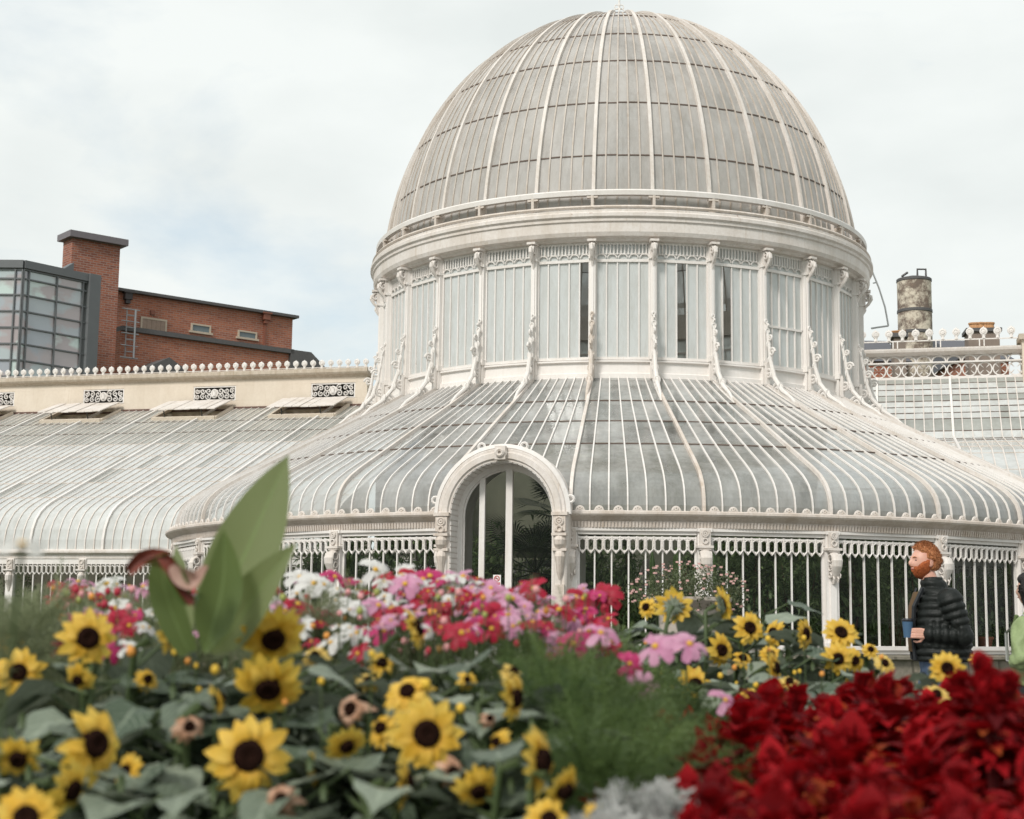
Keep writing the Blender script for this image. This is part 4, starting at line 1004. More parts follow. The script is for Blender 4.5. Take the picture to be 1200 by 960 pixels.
def shrub(loc, h, rx, n, ln, w_, mat, name, label, cat, seed, group=None):
    rnd = random.Random(seed); o = empty(name, loc, rnd.uniform(0, 6), label, cat, group)
    st = MB(); m = MB(); tips = []
    for i in range(9):
        a = rnd.uniform(0, 2 * PI); rr_ = rx * rnd.uniform(.2, .8); hh = h * rnd.uniform(.55, 1)
        pts = [Vector((0.1 * math.cos(a), .1 * math.sin(a), 0)), Vector((rr_ * .4 * math.cos(a), rr_ * .4 * math.sin(a), hh * .5)), Vector((rr_ * math.cos(a), rr_ * math.sin(a), hh))]
        st.tube(pts, [.025, .018, .006], 5); tips.append(pts)
    for i in range(n):
        pts = rnd.choice(tips); q = rnd.random() ** .6; p = pts[1].lerp(pts[2], q) if rnd.random() < .7 else pts[0].lerp(pts[1], q)
        p = p + rdir(rnd) * rnd.uniform(.02, .30) * rx
        leaflet(m, p, rdir(rnd, .3), ln * rnd.uniform(.6, 1.3), w_ * rnd.uniform(.7, 1.2), rnd.random(), .2, rnd)
    st.build('stems', BARK, o); m.build('foliage', mat, o); return o
def inside(th, r): p = Pd(th, r, -E_); return (C0.x + p.x, C0.y + p.y, .02)
def fan_palm(loc, h, seed, label, nl=16):
    rnd = random.Random(seed); o = empty('fan_palm', loc, 0, label, 'palm'); st = MB()
    st.tube([(0, 0, 0), (.03, 0, h * .5), (0, .02, h)], [.13, .10, .09], 10); st.build('trunk', BARK, o)
    m = MB()
    for i in range(nl):
        a = rnd.uniform(0, 2 * PI); el = rnd.uniform(-.3, 1.2); d = Vector((math.cos(a) * math.cos(el), math.sin(a) * math.cos(el), math.sin(el)))
        p0 = Vector((0, 0, h)); p1 = p0 + d * rnd.uniform(.4, .8); m.tube([p0, p1], .012, 4)
        s = d.cross(Vector((0, 0, 1))).normalized(); nn_ = s.cross(d)
        L0 = rnd.uniform(.5, .75)
        for j in range(26):
            q = -1.5 + 3.0 * j / 25; dd = (d * math.cos(q) + s * math.sin(q)).normalized(); w_ = .03
            sd = dd.cross(nn_).normalized() * w_ / 2; m.add([p1, p1 + dd * L0 * .55 + sd, p1 + dd * L0 - Vector((0, 0, .12)), p1 + dd * L0 * .55 - sd], [(0, 1, 2, 3)], rnd.random())
    m.build('fronds', PALM, o); return o
def spiky(loc, h, seed, label, n=46):
    rnd = random.Random(seed); o = empty('spiky_plant', loc, 0, label, 'plant'); m = MB()
    for i in range(n):
        a = rnd.uniform(0, 2 * PI); el = rnd.uniform(.35, 1.45); ln = h * rnd.uniform(.6, 1.1); d = Vector((math.cos(a) * math.cos(el), math.sin(a) * math.cos(el), math.sin(el))); s = d.cross(Vector((0, 0, 1))).normalized()
        P = [[Vector((0, 0, .3)) + d * ln * q - Vector((0, 0, ln * .35 * q ** 3)) + s * e * .045 * (1 - q ** 2 * .95) for e in (-1, 0, 1)] for q in (0, .25, .5, .75, 1)]
        m.grid(P, rnd.random())
    m.build('leaves', PALM, o); m = MB(); m.tube([(0, 0, 0), (0, 0, .4)], .08, 8); m.build('trunk', BARK, o); return o
DT = PH - DEL
fan_palm(inside(DT - .015, 6.6), 2.0, 5, 'dark fan palm standing just inside the arched doorway, left half')
fan_palm(inside(DT + .05, 5.4), 2.9, 6, 'tall fan palm with shaggy brown trunk behind the doorway, right half')
spiky(inside(DT + .03, 7.4), 1.7, 8, 'spiky sword leaved plant low inside the doorway')
spiky(inside(DT - .10, 5.0), 2.2, 18, 'spiky plant deep inside behind the left door stile')
for q_, (a_, r_) in enumerate(((-.07, 4.0), (.06, 3.6))): shrub(inside(DT + a_, r_), 2.6, 1.1, 2600, .16, .05, DKL, 'glasshouse_tree', ('left' if q_ == 0 else 'right') + ' leafy bush added far behind the palms to darken the arched doorway', 'tree', 190 + q_)  # bushes added to darken the view through the doorway
PLN = [(-7, 'shrub', 2.0), (-6, 'shrub', 2.1), (-5, 'fern', 1.9), (-4, 'shrub', 2.1), (-3, 'shrub', 2.2), (-2.5, 'fern', 2.0), (0, 'shrub', 2.3), (.45, 'cactus', 2.4), (1, 'shrub', 2.3), (1.5, 'shrub', 2.4), (2, 'shrub', 2.4), (2.45, 'fern', 2.1), (3, 'shrub', 2.3), (3.5, 'fern', 2.0), (4, 'shrub', 2.3), (4.5, 'shrub', 2.4), (5.2, 'shrub', 2.4), (6, 'shrub', 2.3), (7, 'shrub', 2.3)]
BAYN = {-7: 'seventh', -6: 'sixth', -5: 'fifth', -4: 'fourth', -3: 'third', -2: 'second', -1: 'first'}
for i, (kk, kind, h) in enumerate(PLN):
    th = PH + DEL * kk; side = 'right' if kk > -1 else 'left'; nb_ = int(abs(round(kk + 1 if kk > -1 else kk + 1))) + (0 if kk > -1 else 0)
    nb_ = max(1, nb_)
    lab = {'shrub': 'dark green shrub', 'fern': 'pale feathery shrub', 'cactus': 'clump of tall green cacti'}[kind] + f' behind the {ordinal(nb_)} window bay {side} of the doorway' + ({.5: ', nearer its far column'}.get(abs(kk) % 1, ''))
    if kind == 'cactus':
        o = empty('cactus_clump', inside(th, 7.2), 0, lab, 'cactus'); m = MB()
        for j in range(9):
            x, y = R_.uniform(-.6, .6), R_.uniform(-.3, .3); hh = h * R_.uniform(.6, 1); rr_ = R_.uniform(.04, .07)
            P = []
            for z in (0, hh * .5, hh * .93, hh): P.append([Vector((x + rr_ * (1 if z < hh else .3) * (1 + .18 * (q % 2)) * math.cos(2 * PI * q / 16), y + rr_ * (1 if z < hh else .3) * (1 + .18 * (q % 2)) * math.sin(2 * PI * q / 16), z)) for q in range(16)])
            m.grid(P, R_.random(), closed_v=True)
        m.build('stems', CACT, o)
    elif kind == 'shrub': shrub(inside(th, 7.9 + (i % 3) * .15), h, .85, 2200, .19, .06, DKL, 'glasshouse_shrub', lab, 'shrub', 50 + i)
    else: shrub(inside(th, 8.1), h * .85, .62, 2600, .11, .012, DKL2, 'feathery_shrub', lab, 'shrub', 80 + i)
for i in range(15):     # taller planting further back
    th = PH + DEL * (-7 + i * 1.05); shrub(inside(th, 5.6), 2.9, 1.25, 2400, .2, .07, DKL, 'glasshouse_tree', f'tall dark leafy plant in the back row, {ordinal(i + 1)} from the left', 'tree', 120 + i)
for i in range(8):
    p = C0 + U * (-9.3 - 1.7 * i) + V * 3.4; shrub((p.x, p.y, .02), 2.3, .95, 1500, .14, .05, DKL, 'glasshouse_shrub', f'dark shrub inside the left wing, {ordinal(i + 1)} from the dome', 'shrub', 160 + i)
POTM = plain('terracotta', (.34, .13, .08), .85, .2)
def pot(loc, r, h, name, label):
    m = MB(); m.lathe([(r * .7, 0), (r * .95, h * .8), (r * 1.08, h * .8), (r * 1.08, h), (r * .9, h), (r * .85, h * .6), (0, h * .6)], 0, 2 * PI, 20, lambda t, a, z: Vector((a * math.sin(t), -a * math.cos(t), z)))
    return tag(m.build(name, POTM, smooth=False, loc=loc), label, 'pot')
for kk, lab in ((2.75, 'terracotta pot on the ledge behind the sunflowers, inside the third bay'), (3.3, 'terracotta pot inside the window left of the red haired man')):
    p = inside(PH + DEL * kk, 8.6); pot((p[0], p[1], .85), .13, .22, 'flower_pot', lab)
    m = MB(); m.box((0, 0, .42), (1.3, .35, .85)); tag(m.build('plant_bench', DARK, loc=p, rz=PH + DEL * kk), 'dark bench under the ' + ('left' if kk < 3 else 'right') + ' terracotta pot inside', 'bench')

# ---- stone urn on the lawn, in front of the second bay
up = at(808, 905, 13.0); ut = at(808, 700, 13.0).z
URN = empty('stone_urn', (up.x, up.y, 0), .3, 'weathered stone urn planter standing between the sunflowers and the glasshouse', 'urn')
LT = lambda t, a, z: Vector((a * math.sin(t), -a * math.cos(t), z))
m = MB(); m.box((0, 0, .3), (.55, .55, .6)); m.box((0, 0, .62), (.64, .64, .05)); m.build('pedestal', STONE, URN)
m = MB(); m.lathe([(.0, .64), (.16, .645), (.14, .70), (.07, .76), (.08, .82), (.20, .92), (.27, 1.05), (.28, ut - .1), (.36, ut - .03), (.36, ut), (.30, ut), (.28, ut - .1), (0, ut - .12)], 0, 2 * PI, 32, LT); m.build('bowl', plain('grey_stone', (.42, .37, .32), .9, .25, 10), URN)
BSH = leafmat('trailing_leaf', (.07, .09, .04), (.16, .18, .09))
sh = empty('trailing_plant', (up.x, up.y, ut - .1), 0, 'bushy pale green plant with tiny pink flowers filling the stone urn', 'plant')
m = MB(); fl = MB(); rnd = random.Random(3)
for i in range(2600):
    d = rdir(rnd, .25); p = Vector((d.x * .50, d.y * .42, .12 + d.z * .24)) * rnd.uniform(.5, 1.05); leaflet(m, p, rdir(rnd, .4), rnd.uniform(.03, .06), .018, rnd.random(), .2, rnd)
    if i % 26 == 0: q = Vector((d.x * .5, d.y * .42, .14 + d.z * .25)); fl.tube([q, q + Vector((0, 0, .015))], .014, 5)
m.build('foliage', BSH, sh); fl.build('blossom', plain('blossom_pink', (.60, .36, .33), .6), sh)

# ================================================================ FOREGROUND BED
def col_leaf(name, c1, c2, rough=.5, transl=.2, scale=30): return leafmat(name, c1, c2, rough, scale, transl)
SFL = leafmat('sunflower_leaf', (.05, .08, .045), (.33, .37, .28), .45, 30, .15, .35)  # wide tone spread puts pale sheen and deep shade into the leaf colour
STEM = leafmat('green_stem', (.07, .11, .04), (.13, .17, .07))
YEL = leafmat('yellow_petal', (.80, .48, .04), (.90, .66, .14), .6, 60, .3, streak=(.74, .34, .015))
YELB = leafmat('pale_yellow_petal', (.80, .56, .12), (.88, .68, .26), .6, 60, .3, streak=(.74, .42, .05))
TAN = col_leaf('withered_petal', (.40, .20, .11), (.68, .44, .31), .7, .15)
def disc_mat():
    k = NT('seed_disc'); v = k.coords(); n = k.n('ShaderNodeTexVoronoi', {'Vector': v, 'Scale': 260.0}).outputs['Distance']
    c = k.mix(k.ramp(n, .1, .6), (.004, .0025, .002, 1), (.022, .009, .006, 1)); return k.done(k.pbsdf(Base_Color=c, Roughness=.95, Normal=k.bump(n, .9, .004), Specular_IOR_Level=.05).outputs[0])
DISC = disc_mat()
CDISC = plain('cosmos_disc', (.60, .34, .04), .8, .3, 90)
def frame(n, roll=0.0):
    n = n.normalized(); x = Vector((0, 0, 1)).cross(n)
    if x.length < .05: x = Vector((1, 0, 0))
    x.normalize(); y = n.cross(x); c, s = math.cos(roll), math.sin(roll); return x * c + y * s, y * c - x * s, n
def petals(m, c, n, R, r0, count, w_, cup, rnd, tip=.0, seg=4, notch=False, jit=.12, skip=0.0):
    x, y, z = frame(n, rnd.uniform(0, 6))
    for i in range(count):
        if rnd.random() < skip: continue
        a = 2 * PI * (i + rnd.uniform(-jit, jit)) / count; d = x * math.cos(a) + y * math.sin(a); s = y * math.cos(a) - x * math.sin(a)
        L_ = (R - r0) * rnd.uniform(.78, 1.10); cu = cup + rnd.uniform(-.25, .28); tw = rnd.uniform(-.35, .35); P = []
        for j in range(seg + 1):
            q = j / seg; 
            wd = w_ * (math.sin(PI * min(1, .16 + q * .84)) ** .75 if not notch else (.35 + .65 * math.sin(PI * .5 * min(1, q * 1.35))) * (1 if q < 1 else .8)) / 2
            if not notch and j == seg: wd = w_ * .04
            ctr = c + d * (r0 + L_ * q * math.cos(cu * .6)) + z * (L_ * (cu * q - (cu * .9 + tip) * q * q)); sv = (s + z * tw * q).normalized()
            P.append([ctr - sv * wd + z * wd * .25, ctr - z * 0, ctr + sv * wd + z * wd * .25])
        m.grid(P, rnd.random())
        if notch: pass
def heart_leaf(m, p, d, L_, W_, rnd, droop=.5, tone=None):
    """broad pointed leaf folded along its midrib; p = where the blade begins"""
    d = d.normalized(); s = d.cross(Vector((0, 0, 1)));
    if s.length < .1: s = Vector((1, 0, 0))
    s.normalize(); s = (s + Vector((0, 0, rnd.uniform(-.35, .35)))).normalized(); n = s.cross(d).normalized(); fold = rnd.uniform(.05, .3); P = []; wav = rnd.uniform(0, 6)
    prof = (.12, .74, 1.0, .93, .72, .42, .16, .0); off = (-.06, -.10, .0, 0, 0, 0, 0, 0)
    for j, wf_ in enumerate(prof):
        q = j / 7; wd = W_ / 2 * wf_; c = p + d * L_ * q - Vector((0, 0, 1)) * L_ * droop * q * q
        row = []
        for e in (-1, -.55, 0, .55, 1):
            row.append(c + s * e * wd + n * (abs(e) * fold * wd + .10 * wd * math.sin(wav + j * 2.1 + e * 2)) - d * (abs(e) ** 2) * L_ * .10 * (1 if j == 1 else .3))
        P.append(row)
    m.grid(P, rnd.random() if tone is None else tone)
def cam_dir(p, yaw, pitch):
    """direction from p towards the camera turned by yaw (+ = picture right) and raised by pitch"""
    d = Vector((0 - p.x, 0 - p.y, 0)).normalized(); c, s = math.cos(yaw), math.sin(yaw); d = Vector((d.x * c - d.y * s, d.x * s + d.y * c, 0)); return (d * math.cos(pitch) + Vector((0, 0, math.sin(pitch)))).normalized()
def sunflower(x, y, dia, D, yaw, pitch, seed, label, kind='fresh', nleaf=8, group='sunflowers in the front of the bed', buds=1):
    rnd = random.Random(seed); h = at(x, y, D); R = dia / 2 / FPX * D
    base = Vector((h.x + rnd.uniform(-.12, .12), h.y + rnd.uniform(-.05, .2), 0)); n = cam_dir(h, yaw, pitch)
    o = empty('sunflower', base, 0, label, 'sunflower', group); H = h - base; back = H - n * .03
    st = MB(); pts = [Vector((0, 0, 0)), Vector((H.x * .2, H.y * .2, H.z * .5)), Vector((H.x * .7 - n.x * .05, H.y * .7 - n.y * .05, H.z * .86)), back - n * .03 - Vector((0, 0, .01)), back]
    st.tube(pts, [.011, .009, .007, .006, .009], 7)
    lf = MB()
    for i in range(nleaf):
        q = rnd.uniform(.5, .97) if i < nleaf * .75 else rnd.uniform(.25, .6); k_ = q * 3; a_ = int(min(2, k_)); p = pts[a_].lerp(pts[a_ + 1], min(1, k_ - a_)); a = rnd.uniform(0, 2 * PI)
        d = Vector((math.cos(a), math.sin(a), rnd.uniform(.1, .7)))
        if q > .72 and d.y < .2: d.y = abs(d.y) + .2
        pe = p + d.normalized() * rnd.uniform(.04, .09); st.tube([p, pe], .0035, 5)
        d.z = rnd.uniform(-.5, .45); S = rnd.uniform(.09, .17) * (1.15 - .3 * q)
        heart_leaf(lf, pe, d, S, S * rnd.uniform(.62, .85), rnd, rnd.uniform(.1, .6))
    st.build('stem', STEM, o, smooth=True); lf.build('leaves', SFL, o, smooth=True)
    r0 = R * (rnd.uniform(.31, .37) if kind != 'withered' else .3); x_, y_, z_ = frame(n); m = MB()
    for (a_, hh) in ((1.0, 0),): pass
    m.grid([[H + (x_ * math.cos(2 * PI * j / 20) + y_ * math.sin(2 * PI * j / 20)) * r0 * rr_ + z_ * zz for j in range(20)] for rr_, zz in ((1.0, -.006), (1.04, .002), (.9, .010), (.6, .013), (.3, .010), (.02, .007))], closed_v=True)
    hd = m.build('flower_head', DISC, o, smooth=True)
    m = MB()
    if kind == 'withered':
        petals(m, H, n, R, r0 * .9, 9, R * .42, 1.0, rnd, 1.3, 5, jit=.9, skip=.15); petals(m, H, n, R * .8, r0 * .6, 7, R * .4, 1.4, rnd, .2, 5, jit=.9); m.build('petals', TAN, hd, smooth=True)
    else:
        petals(m, H - n * .002, n, R, r0 * .8, rnd.randint(12, 15), R * .40, .15, rnd, rnd.uniform(-.05, .35), 5, jit=.25, skip=.04); petals(m, H + n * .003, n, R * .84, r0 * .8, rnd.randint(6, 10), R * .34, .35, rnd, rnd.uniform(0, .4), 5, jit=.4, skip=.1)
        m.build('petals', YELB if kind == 'pale' else YEL, hd, smooth=True)
    m = MB(); petals(m, H - n * .010, n, r0 * 1.7, r0 * .2, 14, R * .2, -.2, rnd, 0, 3); m.build('sepals', SFL, hd, smooth=True)
    return o
F_ = 0.0; Lp, Rp = -1.1, 1.1
SUN = [  # x, y, diameter, distance, yaw, pitch, label, kind
 (103, 748, 72, 2.6, .15, .15, 'round sunflower facing the camera, left of the curled canna leaf, topmost at far left', ''),
 (22, 788, 64, 2.7, -.1, .1, 'sunflower cut near the left edge of the picture, second row down', ''),
 (14, 755, 44, 3.0, .3, .5, 'small tilted sunflower at the left edge above a larger one', ''),
 (196, 745, 46, 2.6, Rp, .2, 'sunflower seen side on right below the curled canna leaf', ''),
 (93, 795, 40, 2.55, -.6, -.6, 'small drooping sunflower just under the round one at far left', ''),
 (110, 872, 92, 2.15, .65, .15, 'large sunflower turned right, low at the left, petals overlapping', ''),
 (22, 888, 62, 2.2, -.2, -.5, 'half hidden sunflower at the lower left edge under a broad leaf', ''),
 (82, 925, 74, 2.1, .9, -.3, 'sunflower hanging sideways below the large one at lower left', ''),
 (30, 960, 84, 1.9, .1, .6, 'yellow sunflower cut by the bottom left corner', ''),
 (291, 886, 104, 2.2, .05, .08, 'big sunflower facing the camera in the lower middle left, dark round centre', ''),
 (320, 748, 82, 2.5, .2, -.55, 'sunflower above centre left, its face turned down beside the green canna leaves', ''),
 (314, 806, 92, 2.4, .0, -.65, 'broad drooping sunflower under a grey green leaf, above the biggest one', ''),
 (172, 797, 30, 2.6, .4, .4, 'tiny yellow sunflower opening between the leaves at left', ''),
 (487, 737, 56, 2.8, 1.35, .35, 'sunflower seen from the side against the crimson cosmos, centre', ''),
 (500, 860, 92, 2.3, .1, .05, 'large sunflower facing the camera at the centre of the lower bed', ''),
 (478, 812, 62, 2.5, -.3, .7, 'sunflower rising behind the large central one, petals pointing up', ''),
 (413, 832, 58, 2.4, -.5, .3, 'fading orange sunflower left of the large central one', 'withered'),
 (405, 872, 56, 2.35, .5, -.7, 'sunflower bent down left of the large central bloom', ''),
 (602, 818, 62, 2.5, 1.25, .0, 'sunflower in profile half behind a broad grey leaf, left of the feathery green', ''),
 (634, 892, 84, 2.15, 1.2, .05, 'tall side-on sunflower beside the feathery foliage, lower centre', ''),
 (660, 925, 60, 2.1, 1.0, -.5, 'small sunflower tucked under the tall side-on one', ''),
 (643, 962, 60, 2.0, .2, .5, 'sunflower cut by the bottom edge below the feathery foliage', ''),
 (474, 918, 66, 2.2, 1.45, .0, 'narrow side-on sunflower under the large central one', ''),
 (560, 925, 62, 2.2, .3, -.6, 'shaded sunflower under a big leaf at the bottom centre', ''),
 (222, 852, 44, 2.3, .1, .3, 'withered pinkish brown sunflower head between the two large lower left ones', 'withered'),
 (330, 938, 54, 2.1, -.2, .3, 'withered brown sunflower head below the biggest sunflower', 'withered'),
 (530, 905, 46, 2.25, .3, .2, 'withered tan head right below the large central sunflower', 'withered'),
 (573, 843, 26, 2.5, .3, .4, 'small orange closed head between central leaves', 'withered'),
 (447, 778, 36, 2.8, .3, .5, 'small yellow bloom above the central leaves, left of the tallest', ''),
 (547, 797, 26, 2.7, .2, .3, 'tiny yellow bloom high in the centre leaves', ''),
 (370, 770, 34, 2.6, -.3, .5, 'small pale bloom between two leaves right of the canna', 'pale'),
 (150, 905, 50, 2.3, -.9, .3, 'golden sunflower in shade between the large lower left one and the biggest', ''),
 (255, 820, 40, 2.4, 1.9, .3, 'sunflower seen from behind between leaves above the biggest sunflower', ''),
 (368, 900, 44, 2.3, 1.2, .2, 'narrow side-on sunflower right of the biggest one', ''),
 (448, 855, 46, 2.4, -.7, .5, 'tilted yellow sunflower just left of the large central one', ''),
 (430, 800, 34, 2.7, .6, .8, 'small upturned sunflower above the fading orange one', 'pale'),
 (585, 870, 34, 2.4, -.9, .2, 'small side-on sunflower between the central one and the tall profile one', ''),
 (600, 790, 36, 2.6, .9, .9, 'pale upturned bloom topping the sunflower in profile', 'pale'),
 (700, 955, 34, 2.0, .3, .5, 'orange bloom beside the silver plants at the bottom edge', ''),
 (790, 711, 47, 4.6, PI - .25, .1, 'sunflower showing its green back, highest left one before the urn', ''),
 (848, 708, 46, 4.6, 2.0, .2, 'tall sunflower turned away under an arching leaf', ''),
 (878, 736, 44, 4.5, .5, .2, 'sunflower behind and right of the one turned away', ''),
 (845, 762, 42, 4.3, .7, .0, 'golden sunflower turned right in the middle of the far group', ''),
 (815, 803, 47, 4.0, .1, .05, 'sunflower facing the camera above the pink cosmos, right of the feathery green', ''),
 (907, 742, 36, 4.7, -.8, .2, 'sunflower facing left before the third window column', ''),
 (943, 743, 42, 4.7, 1.15, .05, 'narrow golden sunflower in profile near the white column', ''),
 (985, 742, 46, 4.6, .45, .5, 'tall sunflower above two smaller ones beside the column foot', ''),
 (982, 772, 40, 4.4, .1, .0, 'sunflower facing out directly under the tall one by the column', ''),
 (1001, 774, 32, 4.5, .5, .0, 'smaller sunflower overlapping the right of the one under the column', ''),
 (908, 783, 46, 4.2, 1.3, .1, 'side-on golden sunflower above the crimson leaves', ''),
 (903, 768, 30, 4.4, .2, .5, 'little sunflower between two golden ones before the third window', ''),
 (1110, 783, 43, 3.6, .05, .05, 'single sunflower standing in front of the red haired man', ''),
 (1148, 772, 26, 4.6, .3, .9, 'small upright sunflower right of the one before the man', ''),
 (1097, 815, 34, 3.3, .3, .7, 'yellow bloom half buried in crimson leaves below the man', 'pale'),
 (1036, 778, 30, 4.4, .6, .5, 'faded yellow sunflower left of the man', 'pale'),
 (1020, 762, 24, 4.6, .3, .6, 'tiny sunflower bud opening left of the man', ''),
 (758, 712, 28, 4.8, -.6, .3, 'small sunflower half hidden by leaves at the left of the far group', ''),
 (870, 772, 28, 4.4, .4, .7, 'small sunflower low between the golden ones of the far group', ''),
 (925, 800, 28, 3.9, .3, .9, 'small sunflower bud just above the crimson leaves', 'pale'),
 (880, 815, 26, 3.8, .2, .6, 'little golden bud left of the crimson leaves', ''),
]
for i, (x, y, d, D, yaw, pt, lab, kind) in enumerate(SUN):
    far = D > 3.2
    sunflower(x, y, d, D, yaw, pt, 300 + i, lab, kind or 'fresh', 15 if not far else 17, 'sunflowers in the far half of the bed' if far else 'sunflowers in the front of the bed')
# leafy sunflower plants without an open bloom
def leafy_plant(x, y, D, seed, label, n=14, S0=.13, big=None):
    rnd = random.Random(seed); h = at(x, y, D); o = empty('sunflower_plant', (h.x, h.y, 0), 0, label, 'plant', 'sunflower plants without flowers')
    st = MB(); lf = MB(); H = h.z; lean = Vector((rnd.uniform(-.05, .05), rnd.uniform(-.05, .05), 0)); P = lambda q: lean * q + Vector((0, 0, H * q)); st.tube([P(0), P(.5), P(.97)], [.01, .008, .004], 6)
    for i in range(n):
        q = .35 + .64 * (i / n) ** .8; a = i * 2.4 + rnd.uniform(-.4, .4); d = Vector((math.cos(a), math.sin(a), .5)); p = P(q); pe = p + d.normalized() * rnd.uniform(.03, .1); st.tube([p, pe], .003, 5)
        d.z = rnd.uniform(-.45, .35); S = S0 * rnd.uniform(.75, 1.3) * (1.25 - .5 * q); heart_leaf(lf, pe, d, S, S * rnd.uniform(.62, .9), rnd, rnd.uniform(.1, .55))
    for i in range(1):
        p = P(.98) + rdir(rnd, .4) * .04; st.tube([p, p + Vector((0, 0, .014)), p + Vector((0, 0, .024))], [.004, .006, .002], 6)
    st.build('stem', STEM, o, smooth=True); lf.build('leaves', SFL, o, smooth=True)
LP = [(20, 850, 2.1), (60, 900, 1.95), (150, 850, 2.2), (190, 800, 2.3), (230, 790, 2.4), (240, 900, 2.0), (160, 910, 2.0), (330, 850, 2.3), (370, 800, 2.45), (400, 760, 2.6), (360, 900, 2.1), (430, 880, 2.2), (440, 930, 2.0), (395, 945, 1.95), (540, 830, 2.4), (570, 880, 2.25), (590, 760, 2.7), (540, 765, 2.7), (500, 770, 2.7), (610, 930, 2.05), (520, 950, 1.95), (200, 950, 1.9), (280, 950, 1.95), (120, 960, 1.9), (10, 930, 2.0), (640, 860, 2.3), (450, 800, 2.5), (270, 770, 2.6), (560, 805, 2.5), (120, 820, 2.4), (300, 780, 2.8), (350, 760, 2.9), (60, 820, 2.6), (5, 820, 2.8), (480, 900, 2.1), (90, 850, 2.4)]
for i, (x, y, D) in enumerate(sorted(LP)):
    leafy_plant(x, y + 14, D + .16, 600 + i, f'leafy grey green sunflower plant without flowers, {ordinal(i + 1)} from the left in the front group', 30)
LP2 = [(735, 735, 4.7), (760, 760, 4.4), (800, 740, 4.6), (830, 735, 4.7), (865, 790, 4.1), (890, 720, 4.9), (905, 705, 5.1), (930, 770, 4.4), (960, 790, 4.2), (955, 750, 4.7), (1010, 790, 4.2), (1030, 800, 4.0), (1060, 800, 3.9), (1110, 812, 3.5), (850, 830, 3.7), (770, 830, 3.8), (900, 815, 3.8), (975, 815, 3.8), (800, 770, 4.3), (745, 790, 4.1), (780, 800, 4.0), (1130, 815, 3.6), (1085, 800, 3.8)]
for i, (x, y, D) in enumerate(sorted(LP2)):
    leafy_plant(x, y, D, 700 + i, f'leafy sunflower plant without flowers, {ordinal(i + 1)} from the left in the far group', 22, .17)

# ---- cosmos
CW = leafmat('white_cosmos_petal', (.78, .77, .73), (.86, .85, .82), .6, 30, .3, streak=(.70, .68, .62))
CP = leafmat('pink_cosmos_petal', (.64, .26, .42), (.80, .50, .62), .6, 30, .3, streak=(.55, .16, .34))
CC = leafmat('crimson_cosmos_petal', (.34, .003, .02), (.55, .008, .05), .55, 30, .25, streak=(.20, .002, .015))
CR = leafmat('magenta_cosmos_petal', (.50, .02, .12), (.64, .06, .22), .55, 30, .25, streak=(.32, .01, .08))
COSM = {}
def cosmos_proto(colname, mat, seed):
    rnd = random.Random(seed); m = MB(); petals(m, Vector((0, 0, 0)), Vector((0, 0, 1)), .040, .004, 8, .0185, .30, rnd, .35, 5, True, .2, .06)
    pm = m.build('petals', mat, None, smooth=True); m = MB(); m.grid([[Vector((r * math.cos(2 * PI * j / 10), r * math.sin(2 * PI * j / 10), z)) for j in range(10)] for r, z in ((.0055, 0), (.0058, .003), (.003, .005), (.0002, .006))], closed_v=True)
    dm = m.build('disc', CDISC, None, smooth=True); r = (pm.data, dm.data); bpy.data.objects.remove(pm); bpy.data.objects.remove(dm); return r
for cn, mt in (('white', CW), ('pink', CP), ('crimson', CC), ('magenta', CR)): COSM[cn] = [cosmos_proto(cn, mt, 900 + q) for q in range(3)]
COSL = {}
def cosmos(x, y, D, dia, cn, region, rnd, yaw=None, pitch=None, label=None):
    h = at(x, y, D); base = Vector((h.x + rnd.uniform(-.15, .15), h.y + rnd.uniform(-.05, .25), 0)); n = cam_dir(h, rnd.uniform(-1.1, 1.1) if yaw is None else yaw, rnd.uniform(.45, 1.6) if pitch is None else pitch)
    o = empty('cosmos', base, 0, label, 'cosmos flower', f'{cn} cosmos flowers'); H = h - base
    m = MB(); m.tube([Vector((0, 0, 0)), Vector((H.x * .35, H.y * .35, H.z * .6)), H - n * .02 - Vector((0, 0, .03)), H], [.003, .0022, .0016, .0022], 5); m.build('stem', STEM, o)
    pm, dm = rnd.choice(COSM[cn]); s = dia / 2 / FPX * D / .040; q = n.to_track_quat('Z', 'Y')
    p = bpy.data.objects.new('petals', pm); sc.collection.objects.link(p); p.parent = o; p.location = H; p.rotation_mode = 'QUATERNION'; p.rotation_quaternion = q; p.scale = (s, s, s)
    d = bpy.data.objects.new('disc', dm); sc.collection.objects.link(d); d.parent = p
    if not label: COSL.setdefault((cn, region), []).append((x, o))
    return o
rc = random.Random(41)
REG = [((58, 180), (682, 742), 34, (('pink', .35), ('crimson', .2), ('magenta', .2), ('white', .25)), (3.0, 4.0), 'patch left of the canna'),
       ((180, 298), (690, 742), 26, (('white', .35), ('crimson', .3), ('magenta', .1), ('pink', .25)), (3.2, 4.0), 'patch behind the canna'),
       ((298, 425), (676, 770), 48, (('white', .55), ('crimson', .2), ('magenta', .1), ('pink', .15)), (2.9, 3.8), 'patch right of the canna'),
       ((425, 560), (674, 742), 52, (('white', .32), ('crimson', .40), ('magenta', .08), ('pink', .2)), (2.9, 3.8), 'patch below the doorway'),
       ((545, 640), (684, 742), 34, (('pink', .5), ('crimson', .4), ('magenta', .1)), (3.0, 3.9), 'patch under the door column'),
       ((636, 716), (698, 770), 36, (('crimson', .55), ('magenta', .25), ('pink', .2)), (3.1, 3.9), 'patch left of the far sunflowers')]
